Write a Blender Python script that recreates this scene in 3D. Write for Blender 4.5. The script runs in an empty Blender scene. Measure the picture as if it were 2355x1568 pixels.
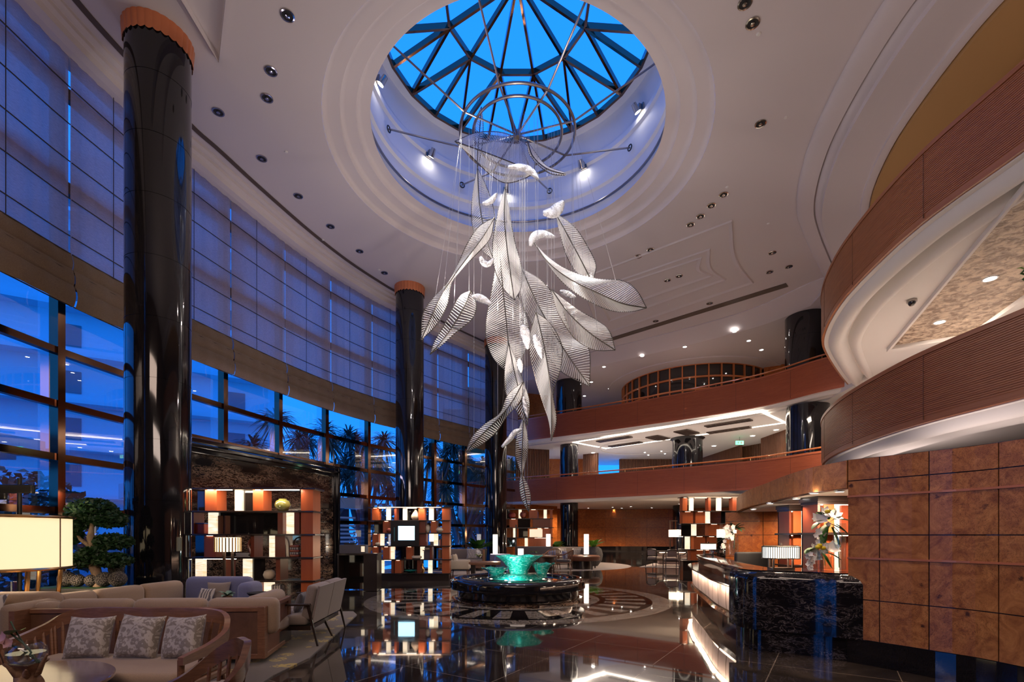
import bpy, math, random
from mathutils import Vector, Matrix
random.seed(7)
pi = math.pi
S = bpy.context.scene
COL = S.collection
# ------------------------------------------------ camera, world, exposure
E = 1.6            # eye height
F = 1140.0         # focal length in pixels of the 2355 wide frame
CX, HY = 1177.5, 1230.0
cam_d = bpy.data.cameras.new('camera')
cam_d.sensor_width = 36; cam_d.lens = 36*F/2355
cam_d.shift_y = (HY-784)/2355
cam_d.clip_end = 300
cam = bpy.data.objects.new('camera', cam_d); COL.objects.link(cam)
cam.location = (0, 0, E); cam.rotation_euler = (pi/2, 0, 0)
S.camera = cam
vs = S.view_settings
vs.view_transform = 'Standard'; vs.look = 'None'; vs.gamma = 1.0; vs.exposure = 0.0
vs.use_curve_mapping = False
W = bpy.data.worlds.new('dusk'); S.world = W; W.use_nodes = True
wn = W.node_tree.nodes; wn.clear()
wo = wn.new('ShaderNodeOutputWorld'); wb = wn.new('ShaderNodeBackground')
wtc = wn.new('ShaderNodeTexCoord'); wsep = wn.new('ShaderNodeSeparateXYZ'); wcr = wn.new('ShaderNodeValToRGB')
wcr.color_ramp.elements[0].position = 0.0; wcr.color_ramp.elements[0].color = (0.015, 0.26, 1.0, 1)
wcr.color_ramp.elements[1].position = 0.9; wcr.color_ramp.elements[1].color = (0.01, 0.17, 0.90, 1)
W.node_tree.links.new(wtc.outputs['Generated'], wsep.inputs[0])
W.node_tree.links.new(wsep.outputs['Z'], wcr.inputs[0])
W.node_tree.links.new(wcr.outputs[0], wb.inputs[0])
W.node_tree.links.new(wb.outputs[0], wo.inputs[0])
wb.inputs[1].default_value = 2.0
try:
    S.cycles.max_bounces = 8; S.cycles.transparent_max_bounces = 24
    S.cycles.sample_clamp_indirect = 4.0
    S.cycles.caustics_reflective = False; S.cycles.caustics_refractive = False
except Exception: pass

H = 11.11          # main ceiling
SKY = (0.14, 12.6) # centre of the skylight and of the fountain
WARM = (1.0, 0.72, 0.46); NEUT = (1.0, 0.86, 0.74)

def light(kind, loc, power, color=WARM, aim=(0, 0, -1), size=0.1, size_y=None, spot=1.2, blend=0.6, name=None, parent=None, spread=None):
    d = bpy.data.lights.new(name or 'lamp_light', kind)
    d.energy = power*(.95 if 'spot_beam' not in (name or '') else .7); d.color = color
    if kind == 'AREA':
        d.shape = 'RECTANGLE' if size_y else 'DISK'; d.size = size
        if size_y: d.size_y = size_y
        if spread: d.spread = spread
    else: d.shadow_soft_size = size
    if kind == 'SPOT': d.spot_size = spot; d.spot_blend = blend
    o = bpy.data.objects.new(name or 'lamp_light', d); COL.objects.link(o)
    o.location = loc
    o.rotation_euler = Vector(aim).to_track_quat('-Z', 'Y').to_euler()
    if parent: o.parent = parent
    return o
# added unseen uplights behind the top parapets, brightening the atrium ceiling
UP = [((4.5, 27.5), 1.0), ((8.5, 24.3), 1.0), ((12.0, 20.5), 1.0), ((10.6, 15.6), 1.0), ((9.3, 11.8), 1.0), ((8.9, 8.0), 1.0), ((9.2, 4.5), 1.0)]
for (x, y), p in UP:
    light('AREA', (x, y, 7.62), 10*p, (1.0, 0.76, 0.66), (-0.15, -0.0, 1), 1.6, 0.6, name='ceiling_fill')
# added unseen fill above the marble partition, brightening the window side ceiling
for x, y in [(-7.45, 13.2), (-6.75, 15.4), (-6.1, 17.4)]:
    light('AREA', (x, y, 4.02), 18, (0.86, 0.72, 1.0), (0.5, 0, 1), 1.2, 0.3, name='left_ceiling_fill')
# added fill panels behind the camera, standing in for unseen room light
light('AREA', (0, -2.2, 5.2), 260, (1.0, 0.78, 0.66), (0, 0.9, 0.55), 6.0, 1.5, name='rear_fill')
light('AREA', (-3.0, -2.0, 7.5), 200, (1.0, 0.74, 0.60), (0, 0.8, -0.8), 5.0, 1.5, name='rear_fill')

# added points among the chandelier leaves, warm fill for the whole atrium
for x, y, z, p in [(-1.35, 12.2, 7.6, 95), (1.9, 12.2, 7.9, 55), (.1, 11.0, 5.6, 75), (-.9, 13.8, 8.6, 50), (1.4, 13.8, 8.6, 25), (.0, 10.8, 8.2, 45)]:
    light('POINT', (x, y, z), p, (1.0, .86, .78), size=.02, name='atrium_fill')
# added unseen lights over burl wall and canopy, brightening the dark soffit above
for x, y, sx in [(6.8, 5.2, 2.5), (7.4, 8.0, 2.0), (8.2, 10.5, 2.0)]:
    light('AREA', (x, y, 2.62), 13, (1.0, .80, .72), (0, 0, 1), .3, sx, name='soffit_fill')
# ------------------------------------------------ helpers
def at(px, py, Y): return (( px-CX)*Y/F, Y, E+(HY-py)*Y/F)
def onz(px, py, z):
    Y = (z-E)*F/(HY-py); return ((px-CX)*Y/F, Y, z)
def lerp(a, b, t): return a+(b-a)*t
def vl(a, b, t): return tuple(x+(y-x)*t for x, y in zip(a, b))
def spline(P, n):
    """catmull-rom through P (tuples of any length), n+1 points"""
    P = [tuple(map(float, p)) for p in P]
    Q = [tuple(2*a-b for a, b in zip(P[0], P[1]))]+P+[tuple(2*a-b for a, b in zip(P[-1], P[-2]))]
    out = []; m = len(P)-1
    for i in range(n+1):
        t = m*i/n; k = min(int(t), m-1); t -= k
        a, b, c, d = Q[k:k+4]
        out.append(tuple(0.5*((2*q)+(-p+r)*t+(2*p-5*q+4*r-s)*t*t+(-p+3*q-3*r+s)*t**3) for p, q, r, s in zip(a, b, c, d)))
    return out
class Path2:
    def __init__(s, P, n=120):
        s.p = [Vector(q) for q in spline(P, n)]
        s.s = [0]
        for a, b in zip(s.p, s.p[1:]): s.s.append(s.s[-1]+(b-a).length)
        s.L = s.s[-1]
    def at(s, d):
        d = max(-1e9, d)
        if d <= 0: a, b = s.p[0], s.p[1]; return a+(b-a).normalized()*d
        if d >= s.L: a, b = s.p[-2], s.p[-1]; return b+(b-a).normalized()*(d-s.L)
        lo, hi = 0, len(s.s)-1
        while hi-lo > 1:
            m = (lo+hi)//2
            if s.s[m] <= d: lo = m
            else: hi = m
        return s.p[lo].lerp(s.p[hi], (d-s.s[lo])/(s.s[hi]-s.s[lo]))
    def tan(s, d): return (s.at(min(d+.05, s.L+.05))-s.at(d-.05)).normalized()
    def nor(s, d): t = s.tan(d); return Vector((t.y, -t.x))     # right-hand side of travel
    def off(s, d, o): return s.at(d)+s.nor(d)*o
    def near(s, q):
        q = Vector(q); return min(((a-q).length, d) for a, d in zip(s.p, s.s))[1]

class MB:
    def __init__(s): s.v = []; s.f = []; s.sm = []
    def add(s, v, f, smooth=False):
        o = len(s.v); s.v += [tuple(x) for x in v]; s.f += [tuple(i+o for i in q) for q in f]; s.sm += [smooth]*len(f); return s
    def box(s, c, d, rz=0, M=None):
        x, y, z = d[0]/2, d[1]/2, d[2]/2; R = Matrix.Rotation(rz, 3, 'Z') if M is None else M
        v = [Vector(c)+R @ Vector((i*x, j*y, k*z)) for k in (-1, 1) for j in (-1, 1) for i in (-1, 1)]
        return s.add(v, [(0, 2, 3, 1), (4, 5, 7, 6), (0, 1, 5, 4), (2, 6, 7, 3), (0, 4, 6, 2), (1, 3, 7, 5)])
    def rbox(s, c, d, r=0.03, rz=0, n=3, M=None, puff=0.0):
        """rounded box (soft cushion): superellipsoid-like grid"""
        R = Matrix.Rotation(rz, 3, 'Z') if M is None else M
        hx, hy, hz = d[0]/2, d[1]/2, d[2]/2
        r = min(r, hx*.98, hy*.98, hz*.98)
        o = len(s.v); K = n+1
        us = []
        def ax(h): return [(-(h-r))]+([0.0] if puff else [])+[(h-r)]
        # build sphere lat/long split in octants
        rows = []
        for i in range(2*K):
            ph = -pi/2+pi*(i if i < K else i-1)/(2*K-2)
            sz = -1 if i < K else 1
            row = []
            for j in range(4*K):
                q = j//K; jj = j % K
                th = q*pi/2+jj*pi/2/(K-1)
                sx = 1 if q in (0, 3) else -1; sy = 1 if q in (0, 1) else -1
                p = Vector((sx*(hx-r)+r*math.cos(ph)*math.cos(th), sy*(hy-r)+r*math.cos(ph)*math.sin(th), sz*(hz-r)+r*math.sin(ph)))
                row.append(Vector(c)+R @ p)
            rows.append(row)
        v = [p for row in rows for p in row]; m = 4*K; f = []
        for i in range(2*K-1):
            for j in range(m): f.append((i*m+j, i*m+(j+1) % m, (i+1)*m+(j+1) % m, (i+1)*m+j))
        f.append(tuple(range(m-1, -1, -1))); f.append(tuple((2*K-1)*m+j for j in range(m)))
        return s.add(v, f, True)
    def tube(s, P, r, n=8, cap=True, closed=False):
        P = [Vector(p) for p in P]; m = len(P)
        rr = r if isinstance(r, (list, tuple)) else [r]*m
        T = []
        for i in range(m):
            if closed: t = P[(i+1) % m]-P[i-1]
            else: t = P[min(i+1, m-1)]-P[max(i-1, 0)]
            T.append(t.normalized() if t.length > 1e-9 else Vector((0, 0, 1)))
        u = T[0].orthogonal().normalized(); v = []
        for i in range(m):
            u = (u-T[i]*u.dot(T[i]))
            u = u.normalized() if u.length > 1e-6 else T[i].orthogonal().normalized()
            w = T[i].cross(u)
            for k in range(n):
                a = 2*pi*k/n; v.append(P[i]+(u*math.cos(a)+w*math.sin(a))*rr[i])
        f = []
        for i in range(m if closed else m-1):
            j = (i+1) % m
            for k in range(n): f.append((i*n+k, i*n+(k+1) % n, j*n+(k+1) % n, j*n+k))
        if cap and not closed:
            f.append(tuple(range(n-1, -1, -1))); f.append(tuple((m-1)*n+k for k in range(n)))
        return s.add(v, f, n > 4)
    def lathe(s, prof, c=(0, 0, 0), n=32, sx=1, sy=1, a0=0, a1=2*pi, M=None):
        full = abs(a1-a0-2*pi) < 1e-6; N = n if full else n+1; v = []
        for (r, z) in prof:
            for k in range(N):
                a = a0+(a1-a0)*k/n; p = Vector((r*math.cos(a)*sx, r*math.sin(a)*sy, z))
                if M is not None: p = M @ p
                v.append((c[0]+p.x, c[1]+p.y, c[2]+p.z))
        f = []
        for i in range(len(prof)-1):
            for k in range(n if full else n):
                k2 = (k+1) % N
                if not full and k == n: continue
                f.append((i*N+k, i*N+k2, (i+1)*N+k2, (i+1)*N+k))
        return s.add(v, f, True)
    def prism(s, poly, z0, z1):
        n = len(poly)
        v = [(x, y, z0) for x, y in poly]+[(x, y, z1) for x, y in poly]
        f = [tuple(range(n-1, -1, -1)), tuple(range(n, 2*n))]+[(i, (i+1) % n, n+(i+1) % n, n+i) for i in range(n)]
        return s.add(v, f)
    def sweep(s, path, prof, d0=0, d1=None, n=80, closed=True, smooth=False, caps=True):
        """prof: (offset to the right of travel, z) swept along a Path2"""
        d1 = path.L if d1 is None else d1; m = len(prof); v = []
        for i in range(n+1):
            d = lerp(d0, d1, i/n); b = path.at(d); q = path.nor(d)
            for o, z in prof: v.append((b.x+q.x*o, b.y+q.y*o, z))
        f = []
        for i in range(n):
            for k in range(m if closed else m-1): f.append((i*m+k, i*m+(k+1) % m, (i+1)*m+(k+1) % m, (i+1)*m+k))
        if closed and caps: f.append(tuple(range(m-1, -1, -1))); f.append(tuple(n*m+k for k in range(m)))
        return s.add(v, f, smooth)
    def grid(s, rows, smooth=True, thick=0):
        m = len(rows[0]); v = [p for r in rows for p in r]
        f = [(i*m+j, i*m+j+1, (i+1)*m+j+1, (i+1)*m+j) for i in range(len(rows)-1) for j in range(m-1)]
        return s.add(v, f, smooth)

def prop(o, label=None, cat=None, group=None, kind=None):
    if label: o['label'] = label
    if cat: o['category'] = cat
    if group: o['group'] = group
    if kind: o['kind'] = kind
    return o
def obj(name, mb, mat, parent=None, sharp=0.7, bevel=0, solid=0, subsurf=0):
    me = bpy.data.meshes.new(name); me.from_pydata(mb.v, [], mb.f)
    me.polygons.foreach_set('use_smooth', mb.sm)
    me.materials.append(mat)
    me.update()
    if any(mb.sm) and sharp:
        try: me.set_sharp_from_angle(angle=sharp)
        except Exception: pass
    o = bpy.data.objects.new(name, me); COL.objects.link(o)
    if parent: o.parent = parent
    if solid:
        m = o.modifiers.new('s', 'SOLIDIFY'); m.thickness = solid; m.offset = 0
    if bevel:
        m = o.modifiers.new('b', 'BEVEL'); m.width = bevel; m.segments = 2; m.limit_method = 'ANGLE'
    if subsurf:
        m = o.modifiers.new('u', 'SUBSURF'); m.levels = m.render_levels = subsurf
    return o
def thing(name, label, cat, loc=(0, 0, 0), rz=0, group=None):
    o = bpy.data.objects.new(name, None); COL.objects.link(o); o.empty_display_size = .2
    o.location = loc; o.rotation_euler = (0, 0, rz)
    return prop(o, label, cat, group)
def struct(name, mb, mat, **k):
    return prop(obj(name, mb, mat, **k), kind='structure')
KIDS = {}
def children(o): return [c for c in COL.objects if c.parent == o]
def dup(root, loc=None, rz=None, label=None, group=None, parent=None, kids=None):
    c = root.copy(); COL.objects.link(c); c.parent = parent
    if loc is not None: c.location = loc
    if rz is not None: c.rotation_euler = (0, 0, rz)
    if label: c['label'] = label
    if group: c['group'] = group
    for ch in children(root): dup(ch, parent=c)
    return c

# ------------------------------------------------ materials
def mat(name, col=(.8, .8, .8), rough=.5, metal=0, spec=.5, ior=1.5, emit=None, es=0, coat=0, coat_r=.03, trans=0, sheen=0, alpha=1):
    m = bpy.data.materials.new(name); m.use_nodes = True
    b = m.node_tree.nodes['Principled BSDF']
    b.inputs['Base Color'].default_value = (*col, 1); b.inputs['Roughness'].default_value = rough
    b.inputs['Metallic'].default_value = metal; b.inputs['IOR'].default_value = ior
    b.inputs['Specular IOR Level'].default_value = spec
    b.inputs['Coat Weight'].default_value = coat; b.inputs['Coat Roughness'].default_value = coat_r
    b.inputs['Transmission Weight'].default_value = trans; b.inputs['Alpha'].default_value = alpha
    b.inputs['Sheen Weight'].default_value = sheen
    if emit: b.inputs['Emission Color'].default_value = (*emit, 1); b.inputs['Emission Strength'].default_value = es
    return m
def N(m, t, **k):
    n = m.node_tree.nodes.new(t)
    for a, b in k.items(): setattr(n, a, b)
    return n
def L(m, a, b): m.node_tree.links.new(a, b)
def P(m): return m.node_tree.nodes['Principled BSDF']
def coords(m, scale=(1, 1, 1), rot=(0, 0, 0), kind='geo'):
    if kind == 'geo': src = N(m, 'ShaderNodeNewGeometry').outputs['Position']
    else: src = N(m, 'ShaderNodeTexCoord').outputs['Object']
    mp = N(m, 'ShaderNodeMapping'); mp.inputs['Scale'].default_value = scale; mp.inputs['Rotation'].default_value = rot
    L(m, src, mp.inputs[0]); return mp.outputs[0]
def noise(m, vec, scale=5, detail=4, rough=.5, dist=0):
    n = N(m, 'ShaderNodeTexNoise'); n.inputs['Scale'].default_value = scale; n.inputs['Detail'].default_value = detail
    n.inputs['Roughness'].default_value = rough; n.inputs['Distortion'].default_value = dist
    L(m, vec, n.inputs['Vector']); return n.outputs['Fac']
def ramp(m, fac, stops):
    r = N(m, 'ShaderNodeValToRGB'); e = r.color_ramp.elements
    while len(e) < len(stops): e.new(.5)
    for q, (p, c) in zip(e, stops): q.position = p; q.color = (*c, 1) if len(c) == 3 else c
    L(m, fac, r.inputs[0]); return r.outputs[0]
def mix(m, fac, a, b, mode='MIX'):
    n = N(m, 'ShaderNodeMix', data_type='RGBA', blend_type=mode)
    for sock, val in ((n.inputs[0], fac), (n.inputs[6], a), (n.inputs[7], b)):
        if isinstance(val, (int, float)): sock.default_value = val
        elif isinstance(val, tuple): sock.default_value = (*val, 1)
        else: L(m, val, sock)
    return n.outputs[2]
def bump(m, h, s=.3, d=.02):
    b = N(m, 'ShaderNodeBump'); b.inputs['Strength'].default_value = s; b.inputs['Distance'].default_value = d
    L(m, h, b.inputs['Height']); L(m, b.outputs[0], P(m).inputs['Normal'])
def math_(m, op, a, b=None):
    n = N(m, 'ShaderNodeMath', operation=op)
    for i, v in enumerate((a, b)):
        if v is None: continue
        if isinstance(v, (int, float)): n.inputs[i].default_value = v
        else: L(m, v, n.inputs[i])
    return n.outputs[0]

M = {}
M['plaster'] = mat('plaster', (.70, .645, .67), .85)
bump(M['plaster'], noise(M['plaster'], coords(M['plaster']), 60, 3), .05, .01)
M['white'] = mat('white_plaster', (.80, .78, .77), .8)
M['bore'] = mat('bore_plaster', (.80, .80, .82), .6)
# black polished granite of the columns
m = M['blackstone'] = mat('black_granite', (.006, .006, .008), .07, ior=1.5, coat=.5, coat_r=.04)
v = coords(m); L(m, ramp(m, noise(m, v, 120, 2), [(.4, (.003, .003, .005)), (.75, (.018, .018, .022))]), P(m).inputs['Base Color'])
# veined dark marble
m = M['marble'] = mat('veined_dark_marble', (.02, .017, .015), .08, ior=1.55, coat=.4)
v = coords(m, (.9, .9, 3.2)); n1 = noise(m, v, 4.2, 9, .68, 1.6)
d = math_(m, 'ABSOLUTE', math_(m, 'SUBTRACT', n1, .5))
v2 = ramp(m, d, [(0, (.50, .34, .22)), (.02, (.24, .15, .10)), (.05, (.018, .012, .010)), (.2, (.008, .006, .007))])
n2 = noise(m, v, 1.1, 3); L(m, mix(m, ramp(m, n2, [(.38, (0, 0, 0)), (.62, (1, 1, 1))]), (.008, .006, .007), v2), P(m).inputs['Base Color'])
m = M['marble_blue'] = mat('veined_black_marble', (.02, .017, .015), .09, ior=1.5, coat=.15)
v = coords(m, (1.1, 1.1, 2.6)); n1 = noise(m, v, 4.6, 9, .65, 1.4)
d = math_(m, 'ABSOLUTE', math_(m, 'SUBTRACT', n1, .5))
v2 = ramp(m, d, [(0, (.30, .26, .26)), (.008, (.10, .085, .085)), (.022, (.010, .009, .011)), (.2, (.005, .005, .007))])
n2 = noise(m, v, 1.6, 3); L(m, mix(m, ramp(m, n2, [(.42, (0, 0, 0)), (.6, (1, 1, 1))]), (.005, .005, .007), v2), P(m).inputs['Base Color'])
# burl veneer
def burl(name, dark, mid, lite, rough=.3):
    m = mat(name, mid, rough, ior=1.5, coat=.12, coat_r=.16)
    v = coords(m); n1 = noise(m, v, 3.6, 9, .66, 2.4); c = ramp(m, n1, [(.3, dark), (.5, mid), (.72, lite)])
    vo = N(m, 'ShaderNodeTexVoronoi'); vo.inputs['Scale'].default_value = 3.4; L(m, v, vo.inputs['Vector'])
    n3 = noise(m, v, 12, 3, .5, 2.0)
    kn = ramp(m, math_(m, 'ADD', vo.outputs['Distance'], math_(m, 'MULTIPLY', math_(m, 'SUBTRACT', n3, .5), .3)), [(.03, (0, 0, 0)), (.10, (1, 1, 1))])
    c2 = mix(m, kn, tuple(x*.35 for x in dark), c)
    n4 = noise(m, v, 14, 5, .6, 2.5); ln = ramp(m, math_(m, 'ABSOLUTE', math_(m, 'SUBTRACT', n4, .5)), [(0, (.35, .30, .28)), (.03, (1, 1, 1))])
    n5 = ramp(m, noise(m, v, .9, 2), [(.38, (0, 0, 0)), (.55, (1, 1, 1))])
    L(m, mix(m, 1.0, c2, mix(m, n5, (1, 1, 1), ln), 'MULTIPLY'), P(m).inputs['Base Color'])
    return m
M['burl'] = burl('burl_veneer', (.22, .072, .022), (.40, .155, .048), (.56, .25, .08))
M['burl_far'] = burl('red_burl_veneer', (.28, .065, .014), (.44, .12, .022), (.56, .18, .036))
def wood(name, a, b, rough=.35, scale=1.0, axis=(1, 12, 12), coat=.1, kind='geo'):
    m = mat(name, a, rough, coat=coat, coat_r=.2)
    v = coords(m, axis, kind=kind); n1 = noise(m, v, 2.5*scale, 6, .6, .6)
    L(m, ramp(m, n1, [(.3, a), (.7, b)]), P(m).inputs['Base Color']); bump(m, n1, .1, .005)
    return m
M['ribwood'] = wood('ribbed_oak', (.27, .085, .030), (.44, .165, .065), .42, 1, (.5, .5, 30))
M['ribwood_dark'] = wood('ribbed_walnut', (.40, .095, .034), (.55, .155, .060), .45, 1, (.5, .5, 30))
M['slatwood'] = wood('slatted_timber', (.14, .058, .03), (.24, .11, .06), .5, 1, (20, 20, 1))
M['rail'] = mat('orange_brown_rail', (.58, .19, .06), .25, coat=.4)
M['walnut'] = wood('walnut', (.075, .032, .018), (.16, .072, .038), .32, 1.5, (2, 2, 14), .3)
M['brownwood'] = wood('mid_brown_wood', (.15, .065, .034), (.25, .115, .062), .36, 1.5, (2, 2, 14), .2)
M['darkwood'] = mat('dark_stained_wood', (.022, .013, .011), .28, coat=.3)
M['bronze'] = mat('dark_bronze_mirror', (.20, .115, .075), .10, metal=1)
M['blackmetal'] = mat('black_metal', (.012, .012, .013), .35, metal=.3)
M['steel'] = mat('brushed_steel', (.32, .29, .28), .28, metal=1)
M['chrome'] = mat('chrome', (.55, .53, .52), .12, metal=1)
M['brass'] = mat('brass', (.72, .46, .20), .2, metal=1)
M['copper'] = mat('copper', (.75, .26, .12), .35, metal=.6)
M['orange'] = wood('orange_leather_panel', (.40, .085, .022), (.47, .11, .03), .4, .5, (6, 6, 1), .1)
M['redbrown'] = wood('red_brown_panel', (.17, .033, .014), (.21, .045, .018), .35, .5, (6, 6, 1), .2)
M['smoke'] = mat('smoked_glass_panel', (.015, .012, .012), .04, ior=1.8)
def fabric(name, a, b=None, sc=180, rough=.9):
    m = mat(name, a, rough, sheen=.3); b = b or tuple(x*1.25 for x in a)
    v = coords(m, kind='obj'); n1 = noise(m, v, sc, 2, .5)
    L(m, ramp(m, n1, [(.35, a), (.65, b)]), P(m).inputs['Base Color']); bump(m, n1, .15, .003)
    return m
M['beige'] = fabric('beige_linen', (.27, .19, .135)); M['cream'] = fabric('cream_linen', (.50, .42, .32))
M['greyfab'] = fabric('grey_brown_linen', (.21, .17, .15)); M['dkfab'] = fabric('dark_grey_fabric', (.085, .075, .085))
M['bluefab'] = fabric('blue_tinted_fabric', (.13, .14, .26))  # blue window light put into the fabric colour of the lit sofa and cushions
m = M['damask'] = fabric('damask_fabric', (.20, .175, .15))
v = coords(m, kind='obj'); n1 = noise(m, v, 13, 3, .45, 2.2)
L(m, ramp(m, n1, [(.47, (.20, .17, .145)), (.53, (.40, .36, .33))]), P(m).inputs['Base Color'])
P(m).inputs['Roughness'].default_value = .6
m = M['zigzag'] = fabric('patterned_fabric', (.2, .175, .15))
v = coords(m, kind='obj'); wv = N(m, 'ShaderNodeTexWave', wave_type='BANDS'); wv.inputs['Scale'].default_value = 6; wv.inputs['Distortion'].default_value = 6; L(m, v, wv.inputs[0])
L(m, ramp(m, wv.outputs[1], [(.45, (.12, .11, .13)), (.55, (.52, .48, .45))]), P(m).inputs['Base Color'])
# roman blind fabric: lets the dusk through
m = M['blind'] = bpy.data.materials.new('blind_fabric'); m.use_nodes = True; nt = m.node_tree; nt.nodes.clear()
out = N(m, 'ShaderNodeOutputMaterial'); df = N(m, 'ShaderNodeBsdfDiffuse'); tr = N(m, 'ShaderNodeBsdfTranslucent'); tp = N(m, 'ShaderNodeBsdfTransparent')
v = coords(m, (1, 1, 14)); nn = noise(m, v, 16, 3, .6)
cc = ramp(m, nn, [(.3, (.36, .26, .19)), (.7, (.47, .345, .26))]); L(m, cc, df.inputs[0])
ct = ramp(m, nn, [(.3, (.50, .46, .46)), (.7, (.90, .82, .78))]); L(m, ct, tr.inputs[0])
tp.inputs[0].default_value = (.8, .8, .85, 1)
mx = N(m, 'ShaderNodeMixShader'); mx.inputs[0].default_value = .40; L(m, df.outputs[0], mx.inputs[1]); L(m, tr.outputs[0], mx.inputs[2])
mx2 = N(m, 'ShaderNodeMixShader'); mx2.inputs[0].default_value = .08; L(m, mx.outputs[0], mx2.inputs[1]); L(m, tp.outputs[0], mx2.inputs[2])
L(m, mx2.outputs[0], out.inputs[0])
M['hem'] = fabric('blind_hem_fabric', (.14, .092, .06), (.18, .122, .08), 60)
M['batten'] = mat('blind_batten', (.05, .035, .025), .7)
# window glass
def glass_mat(name, tint, fr_ior=1.5, base=.0, rough=0.0):
    m = bpy.data.materials.new(name); m.use_nodes = True; nt = m.node_tree; nt.nodes.clear()
    out = N(m, 'ShaderNodeOutputMaterial'); t = N(m, 'ShaderNodeBsdfTransparent'); g = N(m, 'ShaderNodeBsdfGlossy'); fr = N(m, 'ShaderNodeFresnel')
    t.inputs[0].default_value = (*tint, 1); g.inputs[1].default_value = rough; fr.inputs[0].default_value = fr_ior
    bf = N(m, 'ShaderNodeNewGeometry').outputs['Backfacing']
    f = math_(m, 'ADD', fr.outputs[0], base)
    f = math_(m, 'MULTIPLY', f, math_(m, 'SUBTRACT', 1.0, bf))
    x = N(m, 'ShaderNodeMixShader'); L(m, f, x.inputs[0]); L(m, t.outputs[0], x.inputs[1]); L(m, g.outputs[0], x.inputs[2]); L(m, x.outputs[0], out.inputs[0])
    return m
M['glass'] = glass_mat('window_glass', (.90, .94, .98), 1.55, .15)
M['skyglass'] = glass_mat('skylight_glass', (.92, .96, 1.0), 1.4)
M['clear'] = glass_mat('clear_vase_glass', (.93, .96, .97), 1.5, .06)
m = M['aqua'] = mat('aqua_cast_glass', (.05, .62, .50), .08, coat=.6)
P(m).inputs['Transmission Weight'].default_value = .45; P(m).inputs['IOR'].default_value = 1.4
v = coords(m, (1, 1, 3)); n1 = noise(m, v, 7, 6, .6, 2.0)
L(m, ramp(m, n1, [(.38, (.0, .38, .30)), (.55, (.02, .62, .50)), (.68, (.75, 1.0, .93))]), P(m).inputs['Base Color']); bump(m, n1, .5, .03)
M['water'] = mat('water', (.02, .05, .055), .02, ior=1.4, coat=.5)
bump(M['water'], noise(M['water'], coords(M['water']), 14, 3, .5, 1), .12, .02)
M['stream'] = glass_mat('falling_water', (.9, .95, .96), 1.35, .25)
# lamps
def glow(name, col, s):
    m = mat(name, (.8, .78, .7), .5, emit=col, es=s); return m
m = M['onyx'] = mat('lit_onyx', (.8, .75, .65), .3, emit=(1, .86, .62), es=1.0)
v = coords(m, (1, 1, 6)); n1 = noise(m, v, 3, 4, .5, 1)
L(m, ramp(m, n1, [(.35, (1, .66, .34)), (.5, (1, .86, .62)), (.7, (1, .95, .82))]), P(m).inputs['Emission Color'])
M['shade'] = glow('lamp_shade_parchment', (1.0, .76, .42), 1.0)
M['shade2'] = glow('lit_linen_shade', (1.0, .88, .66), 1.5)
M['shade3'] = glow('dim_linen_shade', (1.0, .80, .52), .75)
M['led'] = glow('led_strip', (1.0, .86, .70), 6)
M['ledsoft'] = glow('soft_led_strip', (1.0, .80, .58), 5)
M['bulb'] = glow('lamp_lens', (1.0, .93, .85), 30)
M['tube'] = glow('lit_tube', (1.0, .90, .76), 2.2)
M['screen'] = glow('screen_face', (.35, .75, 1.0), 3)
M['exit'] = glow('exit_green', (.05, 1.0, .45), 2.0)
# chandelier
M['rod'] = mat('frosted_glass_rod', (.88, .88, .86), .3, coat=.5)
M['rib'] = mat('dark_wire', (.10, .09, .08), .35, metal=.7)
M['crystal'] = mat('frosted_crystal', (.90, .91, .95), .25, coat=.7)
m = M['crystal']; vv = coords(m); vo = N(m, 'ShaderNodeTexVoronoi'); vo.inputs['Scale'].default_value = 40; L(m, vv, vo.inputs['Vector']); bump(m, vo.outputs['Distance'], .8, .02)
M['wire'] = mat('thin_steel_wire', (.55, .55, .58), .3, metal=.5)
# greenery
M['leaf'] = mat('green_leaf', (.035, .12, .02), .45); M['leaf2'] = mat('bright_leaf', (.16, .34, .04), .45)
M['leafd'] = mat('dark_leaf', (.012, .045, .014), .5)
M['leafo'] = mat('outdoor_leaf', (.10, .19, .15), .6)
M['bark'] = wood('bark', (.20, .13, .09), (.36, .26, .19), .8, 2, (6, 6, 2), 0)
M['barko'] = mat('outdoor_bark', (.16, .15, .17), .9)
M['petal'] = mat('white_petal', (.85, .82, .80), .5); M['yellow'] = mat('yellow_petal', (.80, .60, .02), .5)
M['black'] = mat('matt_black', (.01, .01, .012), .6); M['grille'] = mat('dark_grille', (.10, .07, .055), .5)
M['ceramic'] = mat('green_glazed_ceramic', (.22, .24, .07), .12, coat=.7)
M['redcer'] = mat('red_brown_ceramic', (.30, .075, .04), .2, coat=.5); M['cream_c'] = mat('cream_ceramic', (.62, .52, .40), .3)
M['bookw'] = mat('book_cream', (.62, .57, .50), .6); M['bookd'] = mat('book_dark', (.08, .07, .09), .6); M['bookr'] = mat('book_red', (.33, .05, .03), .5); M['bookb'] = mat('book_blue', (.03, .08, .28), .4)
M['stoneb'] = mat('textured_grey_stone', (.30, .27, .25), .7)
m = M['stoneb']; vv = coords(m); vo = N(m, 'ShaderNodeTexVoronoi'); vo.inputs['Scale'].default_value = 60; L(m, vv, vo.inputs['Vector']); bump(m, vo.outputs['Distance'], 1, .03)
L(m, ramp(m, vo.outputs['Distance'], [(.0, (.5, .45, .42)), (.5, (.05, .045, .05))]), P(m).inputs['Base Color'])
m = M['gold'] = mat('gold_leaf_ceiling', (.36, .24, .12), .5)
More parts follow.
